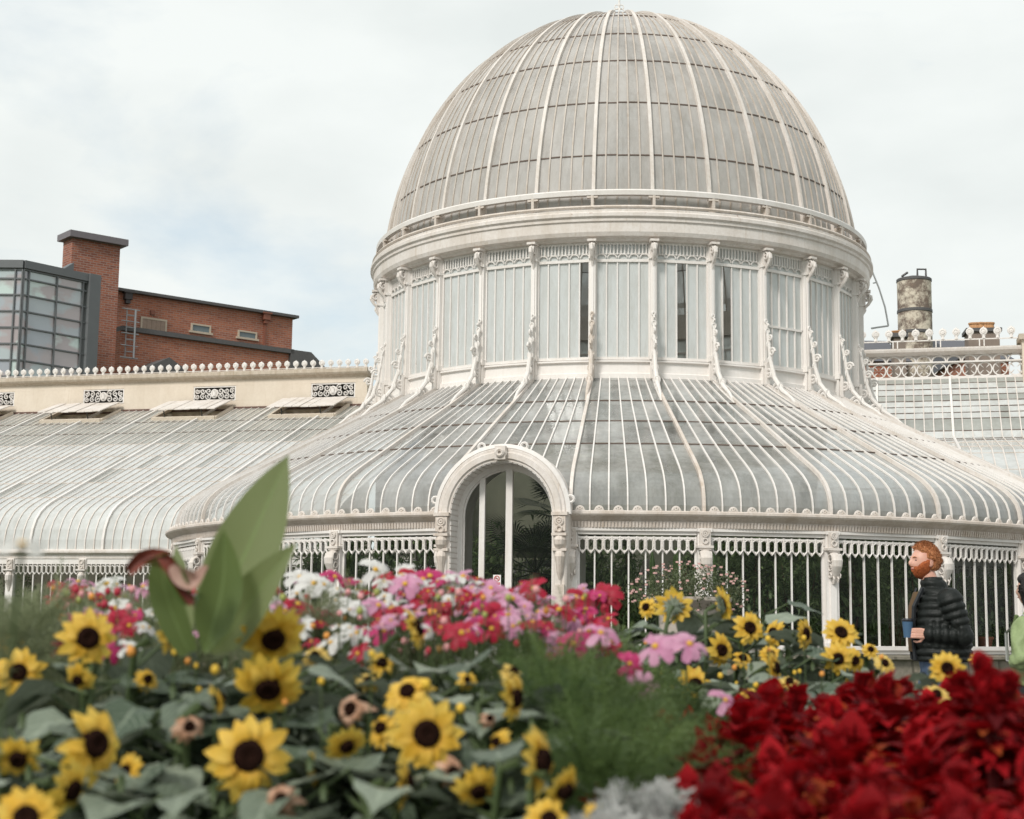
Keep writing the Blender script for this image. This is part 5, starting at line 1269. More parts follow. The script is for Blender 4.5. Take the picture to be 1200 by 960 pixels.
for (x0, x1), (y0, y1), n, cols, (d0, d1), reg in REG:
    for i in range(int(n * 1.35)):
        x = rc.uniform(x0, x1); u_ = rc.random() ** 1.3; y = y0 + (y1 - y0) * u_
        r = rc.random(); cn = cols[-1][0]
        for c, p in cols:
            if r < p: cn = c; break
            r -= p
        D = d1 - (d1 - d0) * u_ + rc.uniform(-.15, .15); big = rc.random() < .25
        cosmos(x, y + (30 if x < 330 and y < 690 and reg.startswith('patch right') else 0), D, (rc.uniform(34, 48) if big else rc.uniform(18, 30)), cn, reg, rc)
EXP = [(368, 684, 46, 'white'), (440, 668, 44, 'white'), (470, 672, 40, 'white'), (524, 690, 50, 'white'), (395, 705, 46, 'white'), (330, 712, 50, 'white'), (350, 735, 44, 'white'), (418, 742, 42, 'white'), (135, 713, 40, 'white'), (128, 748, 40, 'white'), (285, 690, 40, 'white'), (545, 700, 46, 'white'), (463, 712, 58, 'crimson'), (490, 700, 50, 'crimson'), (510, 718, 46, 'crimson'), (570, 715, 44, 'crimson'), (625, 690, 40, 'crimson'), (655, 715, 48, 'crimson'), (600, 702, 52, 'pink'), (575, 690, 44, 'pink'), (552, 705, 46, 'pink'), (640, 738, 44, 'magenta'), (690, 740, 40, 'magenta'), (672, 755, 44, 'magenta')]
for x, y, d, cn in EXP: cosmos(x, y, 2.9 + (780 - y) * .008, d, cn, 'patch right of the canna' if 280 < x < 425 else 'patch left of the canna' if x < 280 else 'patch below the doorway' if x < 560 else 'patch under the door column' if x < 640 else 'patch left of the far sunflowers', rc, rc.uniform(-.9, .9), rc.uniform(.5, 1.25))
for x, y, d, cn, yaw, pt, lab in [(768, 758, 56, 'pink', -.4, .7, 'large pale pink cosmos right of the feathery green, left of a pair'), (808, 755, 54, 'pink', .5, .8, 'large pale pink cosmos beside the front facing sunflower, right of a pair'), (704, 742, 48, 'pink', .3, 1.0, 'pale pink cosmos at the top edge of the feathery green'), (738, 778, 36, 'magenta', .2, .2, 'single magenta cosmos under the pair of large pink ones'), (750, 806, 46, 'pink', -.3, -.4, 'drooping pale pink cosmos below the magenta one'), (781, 856, 38, 'pink', .5, 1.1, 'pale pink cosmos low at the left edge of the crimson leaves'), (850, 821, 42, 'pink', .8, .7, 'pink cosmos below the front facing sunflower, above the crimson leaves'), (128, 765, 34, 'magenta', .2, .2, 'single crimson cosmos right of the top left sunflower'), (70, 760, 26, 'crimson', .2, .4, 'small crimson cosmos left of the top left sunflower'), (152, 758, 34, 'white', .2, .9, 'white cosmos between the left sunflower and the canna stem'), (684, 690, 17, 'pink', .2, .4, 'tiny lilac cosmos before the first window right of the door'), (705, 688, 15, 'crimson', .2, .4, 'tiny coral cosmos before the first window right of the door')]:
    cosmos(x, y, 4.4 if d < 18 else 3.0 if x > 200 else 2.9, d, cn, '', rc, yaw, pt, lab)
cosmos(26, 638, 1.3, 62, 'white', '', rc, .2, 1.2, 'very blurred white cosmos high at the left edge, nearest the camera')
for (cn, reg), lst in COSL.items():
    lst.sort(key=lambda t: t[0])
    for i, (x, o) in enumerate(lst): o['label'] = f'{cn} cosmos, {ordinal(i + 1)} {cn} one from the left in the {reg}'
# ---- feathery cosmos foliage
FTH = leafmat('feathery_leaf', (.03, .065, .015), (.19, .27, .08), .6, 8, .3)
FTH2 = leafmat('feathery_leaf_grey', (.13, .16, .08), (.34, .37, .21), .6, 8, .3)
def feathery(x, y, D, rx, seed, label, mat, n=420, name='feathery_plant'):
    rnd = random.Random(seed); t = at(x, y, D); o = empty(name, (t.x, t.y, 0), 0, label, 'plant', 'feathery green cosmos plants'); m = MB(); st = MB(); H = t.z
    for b in range(13):
        a = rnd.uniform(0, 2 * PI); rr_ = rx * rnd.uniform(.1, 1); st.tube([(0, 0, 0), (rr_ * .5 * math.cos(a), rr_ * .5 * math.sin(a), H * .5), (rr_ * math.cos(a), rr_ * math.sin(a), H * rnd.uniform(.75, .98))], [.004, .003, .001], 4)
    tb = rnd.uniform(0, .65)
    for i in range(n // 3):
        d = rdir(rnd, .2); p = Vector((d.x * rx * rnd.uniform(.3, 1), d.y * rx * rnd.uniform(.3, 1), H - rx * 1.0 + d.z * rx * .8))
        dr = (d * .8 + rdir(rnd) * .5 + Vector((0, 0, .15))).normalized(); L_ = rnd.uniform(.08, .15); s = dr.cross(Vector((0, 0, 1)))
        if s.length < .05: continue
        s.normalize(); u2 = s.cross(dr); tn = tb + rnd.random() * .35; hang = rnd.uniform(0, .5); N2 = 13
        def ax(q): return p + dr * L_ * q - Vector((0, 0, 1)) * L_ * hang * q * q
        m.tube([ax(0), ax(.5), ax(1)], .0011, 3, tone=tn)
        for j in range(N2):
            q0 = ax(j / N2)
            for sg in (0, 2.1, 4.2):
                g = j * 1.3 + sg; dd = (dr * .75 + s * math.cos(g) + u2 * math.sin(g)).normalized(); l2 = .038 * (1 - .6 * j / N2) * rnd.uniform(.7, 1.3); q1 = q0 + dd * l2 - Vector((0, 0, l2 * .25)); w_ = dr.cross(dd).normalized().cross(dd) * .0009
                m.add([q0 - w_, q0 + w_, q1], [(0, 1, 2)], tn)
    st.build('stems', STEM, o); m.build('foliage', mat, o)
FT = [(620, 790, 2.9, .13), (660, 770, 3.0, .14), (690, 800, 2.8, .15), (720, 800, 3.0, .14), (650, 820, 2.7, .13), (700, 850, 2.6, .14), (740, 850, 2.7, .13), (680, 880, 2.4, .12), (600, 760, 3.2, .13), (760, 880, 2.6, .12), (720, 900, 2.4, .12), (800, 850, 3.1, .12), (8, 735, 3.0, .07), (36, 722, 2.9, .08), (0, 780, 2.8, .07), (75, 706, 3.7, .15), (110, 712, 3.6, .14), (150, 712, 3.6, .14), (185, 716, 3.5, .14), (290, 722, 3.4, .13), (330, 728, 3.3, .13), (375, 722, 3.4, .14), (430, 712, 3.6, .14), (490, 712, 3.6, .14), (550, 715, 3.6, .14), (600, 718, 3.6, .14), (655, 730, 3.7, .14), (700, 760, 3.6, .13), (810, 880, 2.7, .12), (245, 735, 3.5, .16), (200, 740, 3.4, .14), (780, 820, 3.6, .13), (755, 790, 4.0, .13)]
for i, (x, y, D, rx) in enumerate(sorted(FT)):
    feathery(x, y, D, rx, 1000 + i, f'feathery green cosmos plant without flowers, {ordinal(i + 1)} from the left', FTH if x > 560 and y > 755 else FTH2)
# little buds and small orange and pink blooms sprinkled between the cosmos
BUDM = [plain('bud_orange', (.62, .26, .05), .6, .3, 60), plain('bud_pink', (.62, .28, .28), .6, .3, 60), plain('bud_green', (.28, .30, .08), .6, .3, 60), plain('bud_yellow', (.66, .42, .04), .6, .3, 60), plain('bud_crimson', (.36, .02, .04), .6, .3, 60)]
BR = {}
for i in range(250):
    if i < 190: x = rc.choice((rc.uniform(60, 190), rc.uniform(295, 560), rc.uniform(420, 720))); y = rc.uniform(690, 768); D = rc.uniform(3.0, 3.7); mt = rc.choice((0, 1, 1, 2, 4, 4)); reg = 'cosmos flowers'
    else: x = rc.choice((rc.uniform(150, 620), rc.uniform(720, 1040))); D = rc.uniform(2.3, 2.8) if x < 640 else rc.uniform(3.9, 4.6); y = rc.uniform(760, 930) if x < 640 else rc.uniform(745, 820); mt = rc.choice((3, 3, 0)); reg = 'sunflower leaves'
    h = at(x, y, D); R = rc.uniform(.004, .008); m = MB(); o = empty('flower_bud', (h.x, h.y, 0), 0, None, 'bud', 'flower buds'); o['_'] = 0; del o['_']
    m.grid([[Vector((r * R * math.cos(2 * PI * j / 8), r * R * math.sin(2 * PI * j / 8), h.z + z * R)) for j in range(8)] for r, z in ((.3, -1), (.9, -.5), (1, .1), (.8, .8), (.45, 1.2), (.05, 1.1))], closed_v=True); m.build('bud', BUDM[mt], o, smooth=True)
    m = MB(); m.tube([(0, 0, 0), (rc.uniform(-.02, .02), 0, h.z * .6), (0, 0, h.z - R * .9)], [.002, .0018, .0012], 4); m.build('stem', STEM, o)
    BR.setdefault((('orange', 'pink', 'green', 'yellow', 'crimson')[mt], reg), []).append((x, o))
for (c, reg), lst in BR.items():
    lst.sort(key=lambda t: t[0])
    for i, (x, o) in enumerate(lst): o['label'] = f'small {c} bud among the {reg}, {ordinal(i + 1)} {c} one from the left'

# ---- crimson leaved plants
def red_mat():
    k = NT('crimson_leaf'); v = k.coords(); t = k.n('ShaderNodeAttribute', attribute_name='tone').outputs['Fac']
    c = k.mix(t, (.05, .002, .003, 1), (.42, .004, .009, 1)); c = k.mix(k.math('MULTIPLY', k.ramp(k.noise(v, 9, 3, .5), .57, .68), .75), c, (.58, .14, .025, 1))
    c = k.mix(k.math('MULTIPLY', k.noise(v, 40, 4), .5), c, (.08, .003, .006, 1))
    b = k.pbsdf(Base_Color=c, Roughness=.75, Normal=k.bump(k.noise(v, 70, 3), .8, .006)); b.inputs['Specular IOR Level'].default_value = .18; tr = k.n('ShaderNodeBsdfTranslucent', {0: (.6, .01, .015, 1)})
    return k.done(k.n('ShaderNodeMixShader', {0: .22, 1: b.outputs[0], 2: tr.outputs[0]}).outputs[0])
REDM = red_mat(); REDS = plain('crimson_stem', (.16, .02, .02), .6)
def blade_leaf(m, p, d, L_, W_, tone, bend, rnd, fold=.35):
    d = d.normalized(); s = d.cross(Vector((0, 0, 1)));
    if s.length < .08: s = Vector((1, 0, 0))
    s.normalize(); n = s.cross(d).normalized(); P = []; tw = rnd.uniform(-.4, .4)
    for j, wf_ in enumerate((.12, .7, 1.0, .85, .5, .02)):
        q = j / 5; c = p + d * L_ * q + n * L_ * .10 * math.sin(q * 3) - Vector((0, 0, 1)) * L_ * bend * q * q; wd = W_ / 2 * wf_; ss = (s + n * tw * q).normalized()
        P.append([c - ss * wd + n * wd * fold, c, c + ss * wd + n * wd * fold])
    m.grid(P, tone)
def crimson(x, y, D, seed, label, S=1.0):
    rnd = random.Random(seed); t = at(x, y, D); o = empty('crimson_plant', (t.x, t.y, 0), 0, label, 'foliage plant', 'crimson leaved plants'); H = t.z; m = MB(); st = MB()
    heads = [(0, 0, H, 1.0)] + [(rnd.uniform(-.13, .13), rnd.uniform(-.13, .13), H - rnd.uniform(.01, .16), rnd.uniform(.7, 1)) for _ in range(8)]
    for hx, hy, hz, s in heads:
        st.tube([(0, 0, 0), (hx * .5, hy * .5, hz * .55), (hx, hy, hz - .05)], [.008, .006, .004], 5)
        for ring, (el, n, L_) in enumerate(((1.25, 5, .050), (.85, 7, .066), (.45, 8, .076), (.1, 8, .078), (-.25, 8, .074))):
            for i in range(n):
                a = 2 * PI * (i + rnd.uniform(-.3, .3)) / n + ring; e = el + rnd.uniform(-.3, .3); d = Vector((math.cos(a) * math.cos(e), math.sin(a) * math.cos(e), math.sin(e)))
                blade_leaf(m, Vector((hx, hy, hz - .025 - .026 * ring * s)), d, L_ * s * S * rnd.uniform(.8, 1.2), .038 * s * S * rnd.uniform(.8, 1.25), rnd.random(), rnd.uniform(.0, .4), rnd)
    m.build('leaves', REDM, o, smooth=True); st.build('stems', REDS, o)
rr2 = random.Random(77); CRL = []
top_y = [(800, 850), (840, 828), (880, 815), (930, 812), (980, 808), (1020, 806), (1060, 812), (1100, 818), (1150, 800), (1200, 800)]
for row, (D, dz) in enumerate(((3.5, 0), (3.2, 14), (2.9, 28), (2.6, 46), (2.3, 68), (2.05, 92), (1.85, 116), (1.7, 142))):
    x = 812 + (row * 23) % 40 - row * 3
    while x < 1230 + row * 12:
        y = float(np.interp(x, [p[0] for p in top_y], [p[1] for p in top_y])) + dz + rr2.uniform(-8, 10); CRL.append((x + rr2.uniform(-8, 8), y, D + rr2.uniform(-.08, .08), row)); x += 60 + row * 7
CRL += [(1150, 776, 2.3, 0), (1180, 796, 2.3, 1), (905, 812, 2.9, 1), (1012, 797, 3.0, 0), (1040, 805, 2.8, 1), (870, 832, 2.7, 2)]
RN = ['back', 'second', 'third', 'fourth', 'fifth', 'sixth', 'seventh', 'front']
for r in range(8):
    lst = sorted([c for c in CRL if c[3] == r])
    for i, (x, y, D, _) in enumerate(lst): crimson(x, y, D, 1300 + r * 40 + i, f'crimson leaved plant, {ordinal(i + 1)} from the left in the {RN[r]} row of its bed', 1.2 - (D < 2.4) * .2)

# ---- silver dusty miller
SILV = leafmat('silver_leaf', (.24, .25, .23), (.50, .50, .48), .8, 20, .05)
for i, (x, y, D) in enumerate(sorted(((710, 940, 1.95), (738, 918, 2.05), (762, 924, 2.0), (785, 950, 1.9), (745, 955, 1.85)))):
    rnd = random.Random(1700 + i); t = at(x, y, D); o = empty('silver_plant', (t.x, t.y, 0), 0, f'silver grey plant at the bottom edge, {ordinal(i + 1)} from the left of the silver clump', 'plant', 'silver leaved plants'); m = MB(); st = MB()
    st.tube([(0, 0, 0), (0, 0, t.z - .04)], .006, 5)
    for q in range(60):
        a = rnd.uniform(0, 2 * PI); el = rnd.uniform(-.1, 1.4); d = Vector((math.cos(a) * math.cos(el), math.sin(a) * math.cos(el), math.sin(el))); s = d.cross(rdir(rnd)).normalized(); p = Vector((rnd.uniform(-.03, .03), rnd.uniform(-.03, .03), t.z - .07)); L_ = rnd.uniform(.04, .085); tn = rnd.random()
        m.add([p - s * .002, p + s * .002, p + d * L_], [(0, 1, 2)], tn)
        for j in range(1, 7):
            for sg in (-1, 1):
                b = p + d * L_ * j / 6.5; e = b + (d * .7 + s * sg).normalized() * L_ * rnd.uniform(.15, .38) * math.sin(PI * j / 7.5); w_ = d * L_ * .05; m.add([b - w_, b + w_, e + w_ * .8, e - w_ * .5], [(0, 1, 2, 3)], tn)
    m.build('leaves', SILV, o); st.build('stem', SILV, o)

# ---- canna
def canna_mat(name, c1, c2, brown=0.0):
    k = NT(name); tc_ = k.n('ShaderNodeTexCoord').outputs['UV']; sep = k.n('ShaderNodeSeparateXYZ', {0: tc_})
    u, v = sep.outputs[0], sep.outputs[1]; au = k.math('ABSOLUTE', k.math('SUBTRACT', u, .5))
    vein = k.math('SINE', k.math('MULTIPLY', k.math('SUBTRACT', v, k.math('MULTIPLY', au, .75)), 130.0)); vein = k.ramp(vein, .3, 1.0)
    c = k.mix(k.math('MULTIPLY', vein, .5), c4(c1), c4(c2)); c = k.mix(k.ramp(au, .012, .03, (1, 1, 1, 1), (0, 0, 0, 1)), c, (.22, .30, .12, 1))
    n = k.noise(k.coords(), 14, 4); c = k.mix(k.math('MULTIPLY', n, .4), c, c4(c2))
    if brown: c = k.mix(k.ramp(k.math('ADD', k.math('MULTIPLY', n, .25), k.math('ADD', k.math('MULTIPLY', au, .6), k.math('MULTIPLY', v, .55))), .62, .80), c, (.20, .035, .012, 1))
    b = k.pbsdf(Base_Color=c, Roughness=.42, Normal=k.bump(vein, .25, .002)); tr = k.n('ShaderNodeBsdfTranslucent', {0: (.25, .31, .09, 1)})
    return k.done(k.n('ShaderNodeMixShader', {0: .3, 1: b.outputs[0], 2: tr.outputs[0]}).outputs[0])
CAN = canna_mat('canna_leaf', (.19, .22, .10), (.25, .285, .15)); CANB = canna_mat('canna_leaf_brown', (.07, .13, .03), (.11, .19, .05), 1)
CAN2 = canna_mat('canna_leaf_deep', (.10, .145, .045), (.165, .215, .085)); cb = at(225, 900, 2.55); CN = empty('canna', (cb.x, cb.y, 0), 0, 'tall canna with broad upright green leaves and one curled rusty brown leaf', 'canna')
m = MB(); m.tube([(0, 0, 0), (0, 0, .6), (.01, 0, 1.0)], [.02, .018, .015], 8); m.build('stem', STEM, CN)
def canna_leaf(px, wpx, D, mat, twist=0.0, fold=.25, name='leaf', label=None, prof=None, dy=0.0):
    pts = [at(x, y, D + dd) - Vector((cb.x, cb.y, 0)) for x, y, dd in px]
    N_ = 22; ks = np.linspace(0, len(pts) - 1, N_ + 1); ctr = []
    for kq in ks:
        i = int(min(len(pts) - 2, kq)); f = kq - i; p0, p1, p2, p3 = pts[max(0, i - 1)], pts[i], pts[i + 1], pts[min(len(pts) - 1, i + 2)]
        ctr.append(.5 * ((2 * p1) + (p2 - p0) * f + (2 * p0 - 5 * p1 + 4 * p2 - p3) * f * f + (3 * p1 - p0 - 3 * p2 + p3) * f ** 3))
    vs, fs, uvs = [], [], []; M_ = 8; W = wpx / FPX * D
    for j, c in enumerate(ctr):
        q = j / N_; t = (ctr[min(N_, j + 1)] - ctr[max(0, j - 1)]).normalized(); view = Vector((0, -1, 0)); s = t.cross(view).normalized(); n = s.cross(t)
        a = twist * (q - .3); s2 = s * math.cos(a) + n * math.sin(a); n2 = n * math.cos(a) - s * math.sin(a)
        w_ = W / 2 * ((math.sin(PI * min(1, q * .92 + .05)) ** .8) * (1 - .25 * (1 - q)) * (1 - q ** 8) * (.45 + .55 * min(1, q * 3)) if prof is None else prof(q))
        if j == N_: w_ = W * .005
        for i in range(M_ + 1):
            e = -1 + 2 * i / M_; vs.append(c + s2 * e * w_ + n2 * (abs(e) ** 1.3 * fold * w_ + .04 * w_ * math.sin(q * 11 + e * 3))); uvs.append((i / M_, q))
    for j in range(N_):
        for i in range(M_): a = j * (M_ + 1) + i; fs.append((a, a + 1, a + M_ + 2, a + M_ + 1))
    me = bpy.data.meshes.new(name); me.from_pydata(vs, [], fs); me.materials.append(mat); uvl = me.uv_layers.new(name='uv')
    for lp in me.loops: uvl.data[lp.index].uv = uvs[lp.vertex_index]
    me.polygons.foreach_set('use_smooth', [True] * len(fs)); o = bpy.data.objects.new(name, me); sc.collection.objects.link(o); o.parent = CN
    if label: o['label'] = label
canna_leaf([(240, 765, .02), (264, 700, .02), (303, 615, .0), (338, 533, -.02)], 92, 2.6, CAN, .3, .22)
canna_leaf([(240, 765, -.06), (250, 730, -.07), (262, 680, -.08), (262, 620, -.10)], 56, 2.5, CAN2, -.3, .35)
canna_leaf([(248, 765, .0), (270, 740, -.05), (305, 690, -.1), (348, 636, -.15)], 58, 2.55, CAN, .5, .3)
canna_leaf([(222, 760, .08), (215, 700, .08), (206, 638, .08)], 28, 2.6, CAN, .2, .3)
canna_leaf([(222, 765, -.04), (206, 730, -.06), (192, 685, -.08), (196, 652, -.10)], 36, 2.5, CAN2, .0, .35, prof=lambda q: .35 + .65 * math.sin(PI * min(1, .1 + q * .75)))
canna_leaf([(240, 690, -.06), (222, 705, -.12), (208, 672, -.13), (196, 654, -.12), (175, 655, -.12), (152, 668, -.10)], 26, 2.5, CANB, 2.2, .8, 'curled_leaf', 'rusty brown curled leaf')
k = NT('dry_leaf'); n = k.noise(k.coords(), 30, 4); DRY = k.done(k.pbsdf(Base_Color=k.mix(n, (.07, .012, .008, 1), (.24, .05, .028, 1)), Roughness=.6).outputs[0])
canna_leaf([(150, 670, -.12), (164, 658, -.12), (180, 653, -.12), (199, 654, -.12)], 17, 2.5, DRY, 1.0, .9, 'curled_edge', prof=lambda q: .4 + .6 * math.sin(PI * min(1, q * .8 + .1)))
canna_leaf([(190, 650, -.13), (202, 664, -.13), (212, 686, -.13), (224, 710, -.13)], 17, 2.5, DRY, .8, .9, 'curled_edge', prof=lambda q: .5 + .5 * math.sin(PI * min(1, q * .9 + .1)))
k = NT('pale_dry_leaf'); n = k.noise(k.coords(), 30, 4); DRY2 = k.done(k.pbsdf(Base_Color=k.mix(n, (.46, .32, .26, 1), (.24, .11, .08, 1)), Roughness=.6).outputs[0])
canna_leaf([(203, 662, -.135), (214, 676, -.135), (229, 684, -.135), (245, 664, -.135)], 22, 2.5, DRY2, 1.2, .8, 'dry_fold', prof=lambda q: .3 + .7 * math.sin(PI * min(1, q * .9 + .05)))
# metal hoop edging on the path side of the bed
hp = at(1136, 830, 8.6); m = MB(); m.tube([Vector((.14 * math.cos(g), 0, .78 + .0 + .12 * math.sin(g))) for g in [PI * j / 12 for j in range(13)]], .009, 6)
m.tube([(-.14, 0, 0), (-.14, 0, .78)], .009, 6); m.tube([(.14, 0, 0), (.14, 0, .78)], .009, 6)
tag(m.build('hoop_stake', plain('hoop_metal', (.25, .22, .19), .5), loc=(hp.x, hp.y, 0)), 'thin curved metal hoop stake behind the sunflower before the man', 'hoop')

# ================================================================ PEOPLE
def remesh(mb, vox, smooth_it=2):
    me = bpy.data.meshes.new('tmp'); me.from_pydata(mb.v, [], mb.f); o = bpy.data.objects.new('tmp', me); sc.collection.objects.link(o)
    r = o.modifiers.new('r', 'REMESH'); r.mode = 'VOXEL'; r.voxel_size = vox
    s = o.modifiers.new('s', 'SMOOTH'); s.factor = .5; s.iterations = smooth_it
    dg = bpy.context.evaluated_depsgraph_get(); out_ = bpy.data.meshes.new_from_object(o.evaluated_get(dg)); bpy.data.objects.remove(o); bpy.data.meshes.remove(me); return out_
def link_mesh(name, me, mat, parent):
    me.name = name; me.materials.clear(); me.materials.append(mat); me.polygons.foreach_set('use_smooth', [True] * len(me.polygons)); o = bpy.data.objects.new(name, me); sc.collection.objects.link(o); o.parent = parent; return o
def ball(m, c, r, n=12):
    c = Vector(c); r = Vector(r if hasattr(r, '__len__') else (r, r, r))
    m.grid([[c + Vector((r.x * math.sin(PI * i / n) * math.cos(2 * PI * j / 16), r.y * math.sin(PI * i / n) * math.sin(2 * PI * j / 16), r.z * math.cos(PI * i / n))) for j in range(16)] for i in [.02] + list(range(1, n)) + [n - .02]], closed_v=True)
    b = len(m.v) - 16 * (n + 1); m.f += [tuple(b + j for j in range(16)), tuple(b + 16 * n + j for j in range(16))[::-1]]; m.t += [.5, .5]; m.m += [0, 0]
def limb(m, pts, rs, n=14):
    m.tube(pts, rs, n)
    for p, r in zip(pts, rs): ball(m, p, r * .985)
def loft(m, rows, n=24):
    """rows: (z, cx, rx, cy, ry)"""
    P = [[Vector((cx + rx * math.copysign(abs(math.cos(q)) ** .85, math.cos(q)), cy + ry * math.copysign(abs(math.sin(q)) ** .85, math.sin(q)), z)) for q in [2 * PI * j / n for j in range(n)]] for z, cx, rx, cy, ry in rows]
    m.grid(P, closed_v=True); b = len(m.v) - len(rows) * n; m.f += [tuple(b + j for j in range(n))[::-1], tuple(b + (len(rows) - 1) * n + j for j in range(n))]; m.t += [.5, .5]; m.m += [0, 0]
def skin_mat(name, c):
    k = NT(name); n = k.noise(k.coords(), 40, 4); b = k.pbsdf(Base_Color=k.mix(n, c4([x * .9 for x in c]), c4(c)), Roughness=.5); b.inputs['Subsurface Weight'].default_value = .15; b.inputs['Subsurface Radius'].default_value = (.01, .004, .002); return k.done(b.outputs[0])
def hair_mat(name, c1, c2):
    k = NT(name); n = k.noise(k.coords((1, 1, .4)), 130, 5, .7); return k.done(k.pbsdf(Base_Color=k.mix(k.ramp(n, .35, .65), c4(c1), c4(c2)), Roughness=.7, Normal=k.bump(n, .9, .01)).outputs[0])
def g2(a, b, s): return math.exp(-(a * a + b * b) / (s * s))
def head_point(f, s, u, grow=0.0):
    """unit direction -> surface offset in (forward, side, up)"""
    x, y, z = f * .100, s * .078, u * .122
    if u < 0: x *= 1 - .10 * -u * (f < 0); y *= 1 - .22 * u * u; 
    if f > 0:
        x += .026 * g2(s * 3.4, (u + .10) * 2.2, .55) + .010 * g2(s * 3.2, (u + .24) * 4, .6)      # nose, its tip lower
        x -= .010 * (g2((abs(s) - .36) * 3, (u - .06) * 4.5, .7))                                 # eye sockets
        x += .006 * g2(s * 1.2, (u - .22) * 5, .7)                                                 # brow
        x += .009 * g2(s * 2.6, (u + .47) * 7, .6) + .008 * g2(s * 2.6, (u + .60) * 8, .5)        # lips
        x += .014 * g2(s * 2, (u + .86) * 3.5, .7)                                                 # chin
    if f < 0 and u > 0: x -= .012 * (1 - u)
    v = Vector((x, y, z)); return v * (1 + grow / v.length)
def head_shell(c, yaw, tilt, S, mask=None, grow=.0, nz=0.0, seed=1, nu=44, nv=60):
    rnd = random.Random(seed); m = MB(); R3 = Matrix.Rotation(yaw, 3, 'Z') @ Matrix.Rotation(tilt, 3, 'Y'); idx = {}; vs = []; fs = []; keep = []
    for i in range(nu + 1):
        for j in range(nv):
            th = PI * (i + .001) / (nu + .002); ph = 2 * PI * j / nv; f, s, u = math.sin(th) * math.cos(ph), math.sin(th) * math.sin(ph), math.cos(th)
            k_ = 1.0 if mask is None else mask(f, s, u); gr = grow * max(0, min(1, k_)) - (.006 if mask and k_ <= 0 else 0) + (rnd.uniform(-nz, nz) if k_ > .3 else 0)
            p = head_point(f, s, u, gr) * S; vs.append(c + R3 @ Vector((-p.x, -p.y, p.z))); keep.append(k_)
    for i in range(nu):
        for j in range(nv):
            q = (i * nv + j, i * nv + (j + 1) % nv, (i + 1) * nv + (j + 1) % nv, (i + 1) * nv + j)
            if mask is None or max(keep[a] for a in q) > 0: fs.append(q)
    m.add(vs, fs); return m
def person(px, D, label, yaw, H, M, cup=False, hair='short', pack=False, seed=5, armL=None):
    b = at(px, 734, D); o = empty('person', (b.x, b.y, .004), yaw, label, 'person'); k = H / 1.84
    V_ = lambda x, y, z: Vector((x * k, y * k, z * k))
    # --- continuous body
    m = MB()
    hc = V_(-.085, -.0, 1.700)
    k0 = k; k = k * 1.03; hd = head_shell(hc, .22, .06, k); k = k0; m.add(hd.v, hd.f)
    n_ = 60; b0 = len(m.v) - 45 * n_; m.f += [tuple(b0 + j for j in range(n_))[::-1], tuple(b0 + 44 * n_ + j for j in range(n_))]; m.t += [.5, .5]; m.m += [0, 0]
    R3 = Matrix.Rotation(.22, 3, 'Z')
    for s in (-1, 1): ball(m, hc + R3 @ V_(.012, s * .082, -.010), (.022 * k, .012 * k, .034 * k), 8)
    limb(m, [V_(.01, 0, 1.44), V_(-.03, 0, 1.52), V_(-.06, 0, 1.60)], [.075 * k, .062 * k, .060 * k])
    loft(m, [(z * k, cx * k, rx * k, 0, ry * k) for z, cx, rx, ry in ((.90, .02, .12, .15), (1.0, .02, .15, .17), (1.12, .02, .16, .17), (1.28, .02, .14, .18), (1.40, .02, .11, .17), (1.47, .01, .07, .10))])
    arms = {-1: armL or [(.05, -.20, 1.42), (.13, -.235, 1.14), (-.125, -.185, 1.155)], 1: [(.04, .20, 1.42), (.12, .24, 1.16), (.0, .17, 1.03)]}
    for s, a in arms.items():
        A = [V_(*q) for q in a]; limb(m, [A[0], A[0].lerp(A[1], .5), A[1], A[1].lerp(A[2], .5), A[2]], [.055 * k, .048 * k, .042 * k, .038 * k, .027 * k])
    # hands
    def hand(w_, d, nrm, curl, S=1.0, wrap=None):
        """w_ wrist, d along the palm, nrm back of the hand"""
        d = d.normalized(); nrm = nrm.normalized(); sd = d.cross(nrm).normalized(); S = S * k
        for e in (-.028, -.010, .010, .028): limb(m, [w_ + sd * e * .7 * S, w_ + d * .05 * S + sd * e * S, w_ + d * .092 * S + sd * e * S], [.016 * S, .0145 * S, .012 * S], 8)
        for i, e in enumerate((-.030, -.010, .010, .030)):
            L_ = (.070, .080, .076, .058)[i] * S; p = w_ + d * .090 * S + sd * e * S; pts = [p]; dd = d.copy()
            for j, fr in enumerate((.45, .32, .23)):
                dd = (dd * math.cos(curl * (.6 + .2 * j)) - nrm * math.sin(curl * (.6 + .2 * j))).normalized(); pts.append(pts[-1] + dd * L_ * fr)
            limb(m, pts, [.0098 * S, .0092 * S, .0085 * S, .0072 * S], 8)
        p = w_ + d * .025 * S - sd * .022 * S; q = p + (d * .5 - sd * .75 - nrm * .35).normalized() * .045 * S; r = q + (d * .8 - sd * .15 - nrm * .6).normalized() * .032 * S; t = r + (d * .6 - nrm * .8 + sd * .2).normalized() * .026 * S; limb(m, [p, q, r, t], [.015 * S, .0115 * S, .0105 * S, .0085 * S], 8)
    if cup:
        W_ = V_(-.125, -.185, 1.155); hand(W_, Vector((-1, -.0, .03)), Vector((-.1, -1, .05)), .75)
    else:
        W_ = V_(*arms[-1][2]); A1 = V_(*arms[-1][1]); hand(W_, W_ - A1, Vector((-.3, -1, 0)), .4)
    W_ = V_(*arms[1][2]); A1 = V_(*arms[1][1]); hand(W_, W_ - A1, Vector((0, 1, .1)), .4)
    legs = {-1: [(.02, -.095, .92), (-.07, -.10, .50), (.05, -.10, .09)], 1: [(.02, .095, .92), (-.10, .10, .50), (-.16, .10, .09)]}
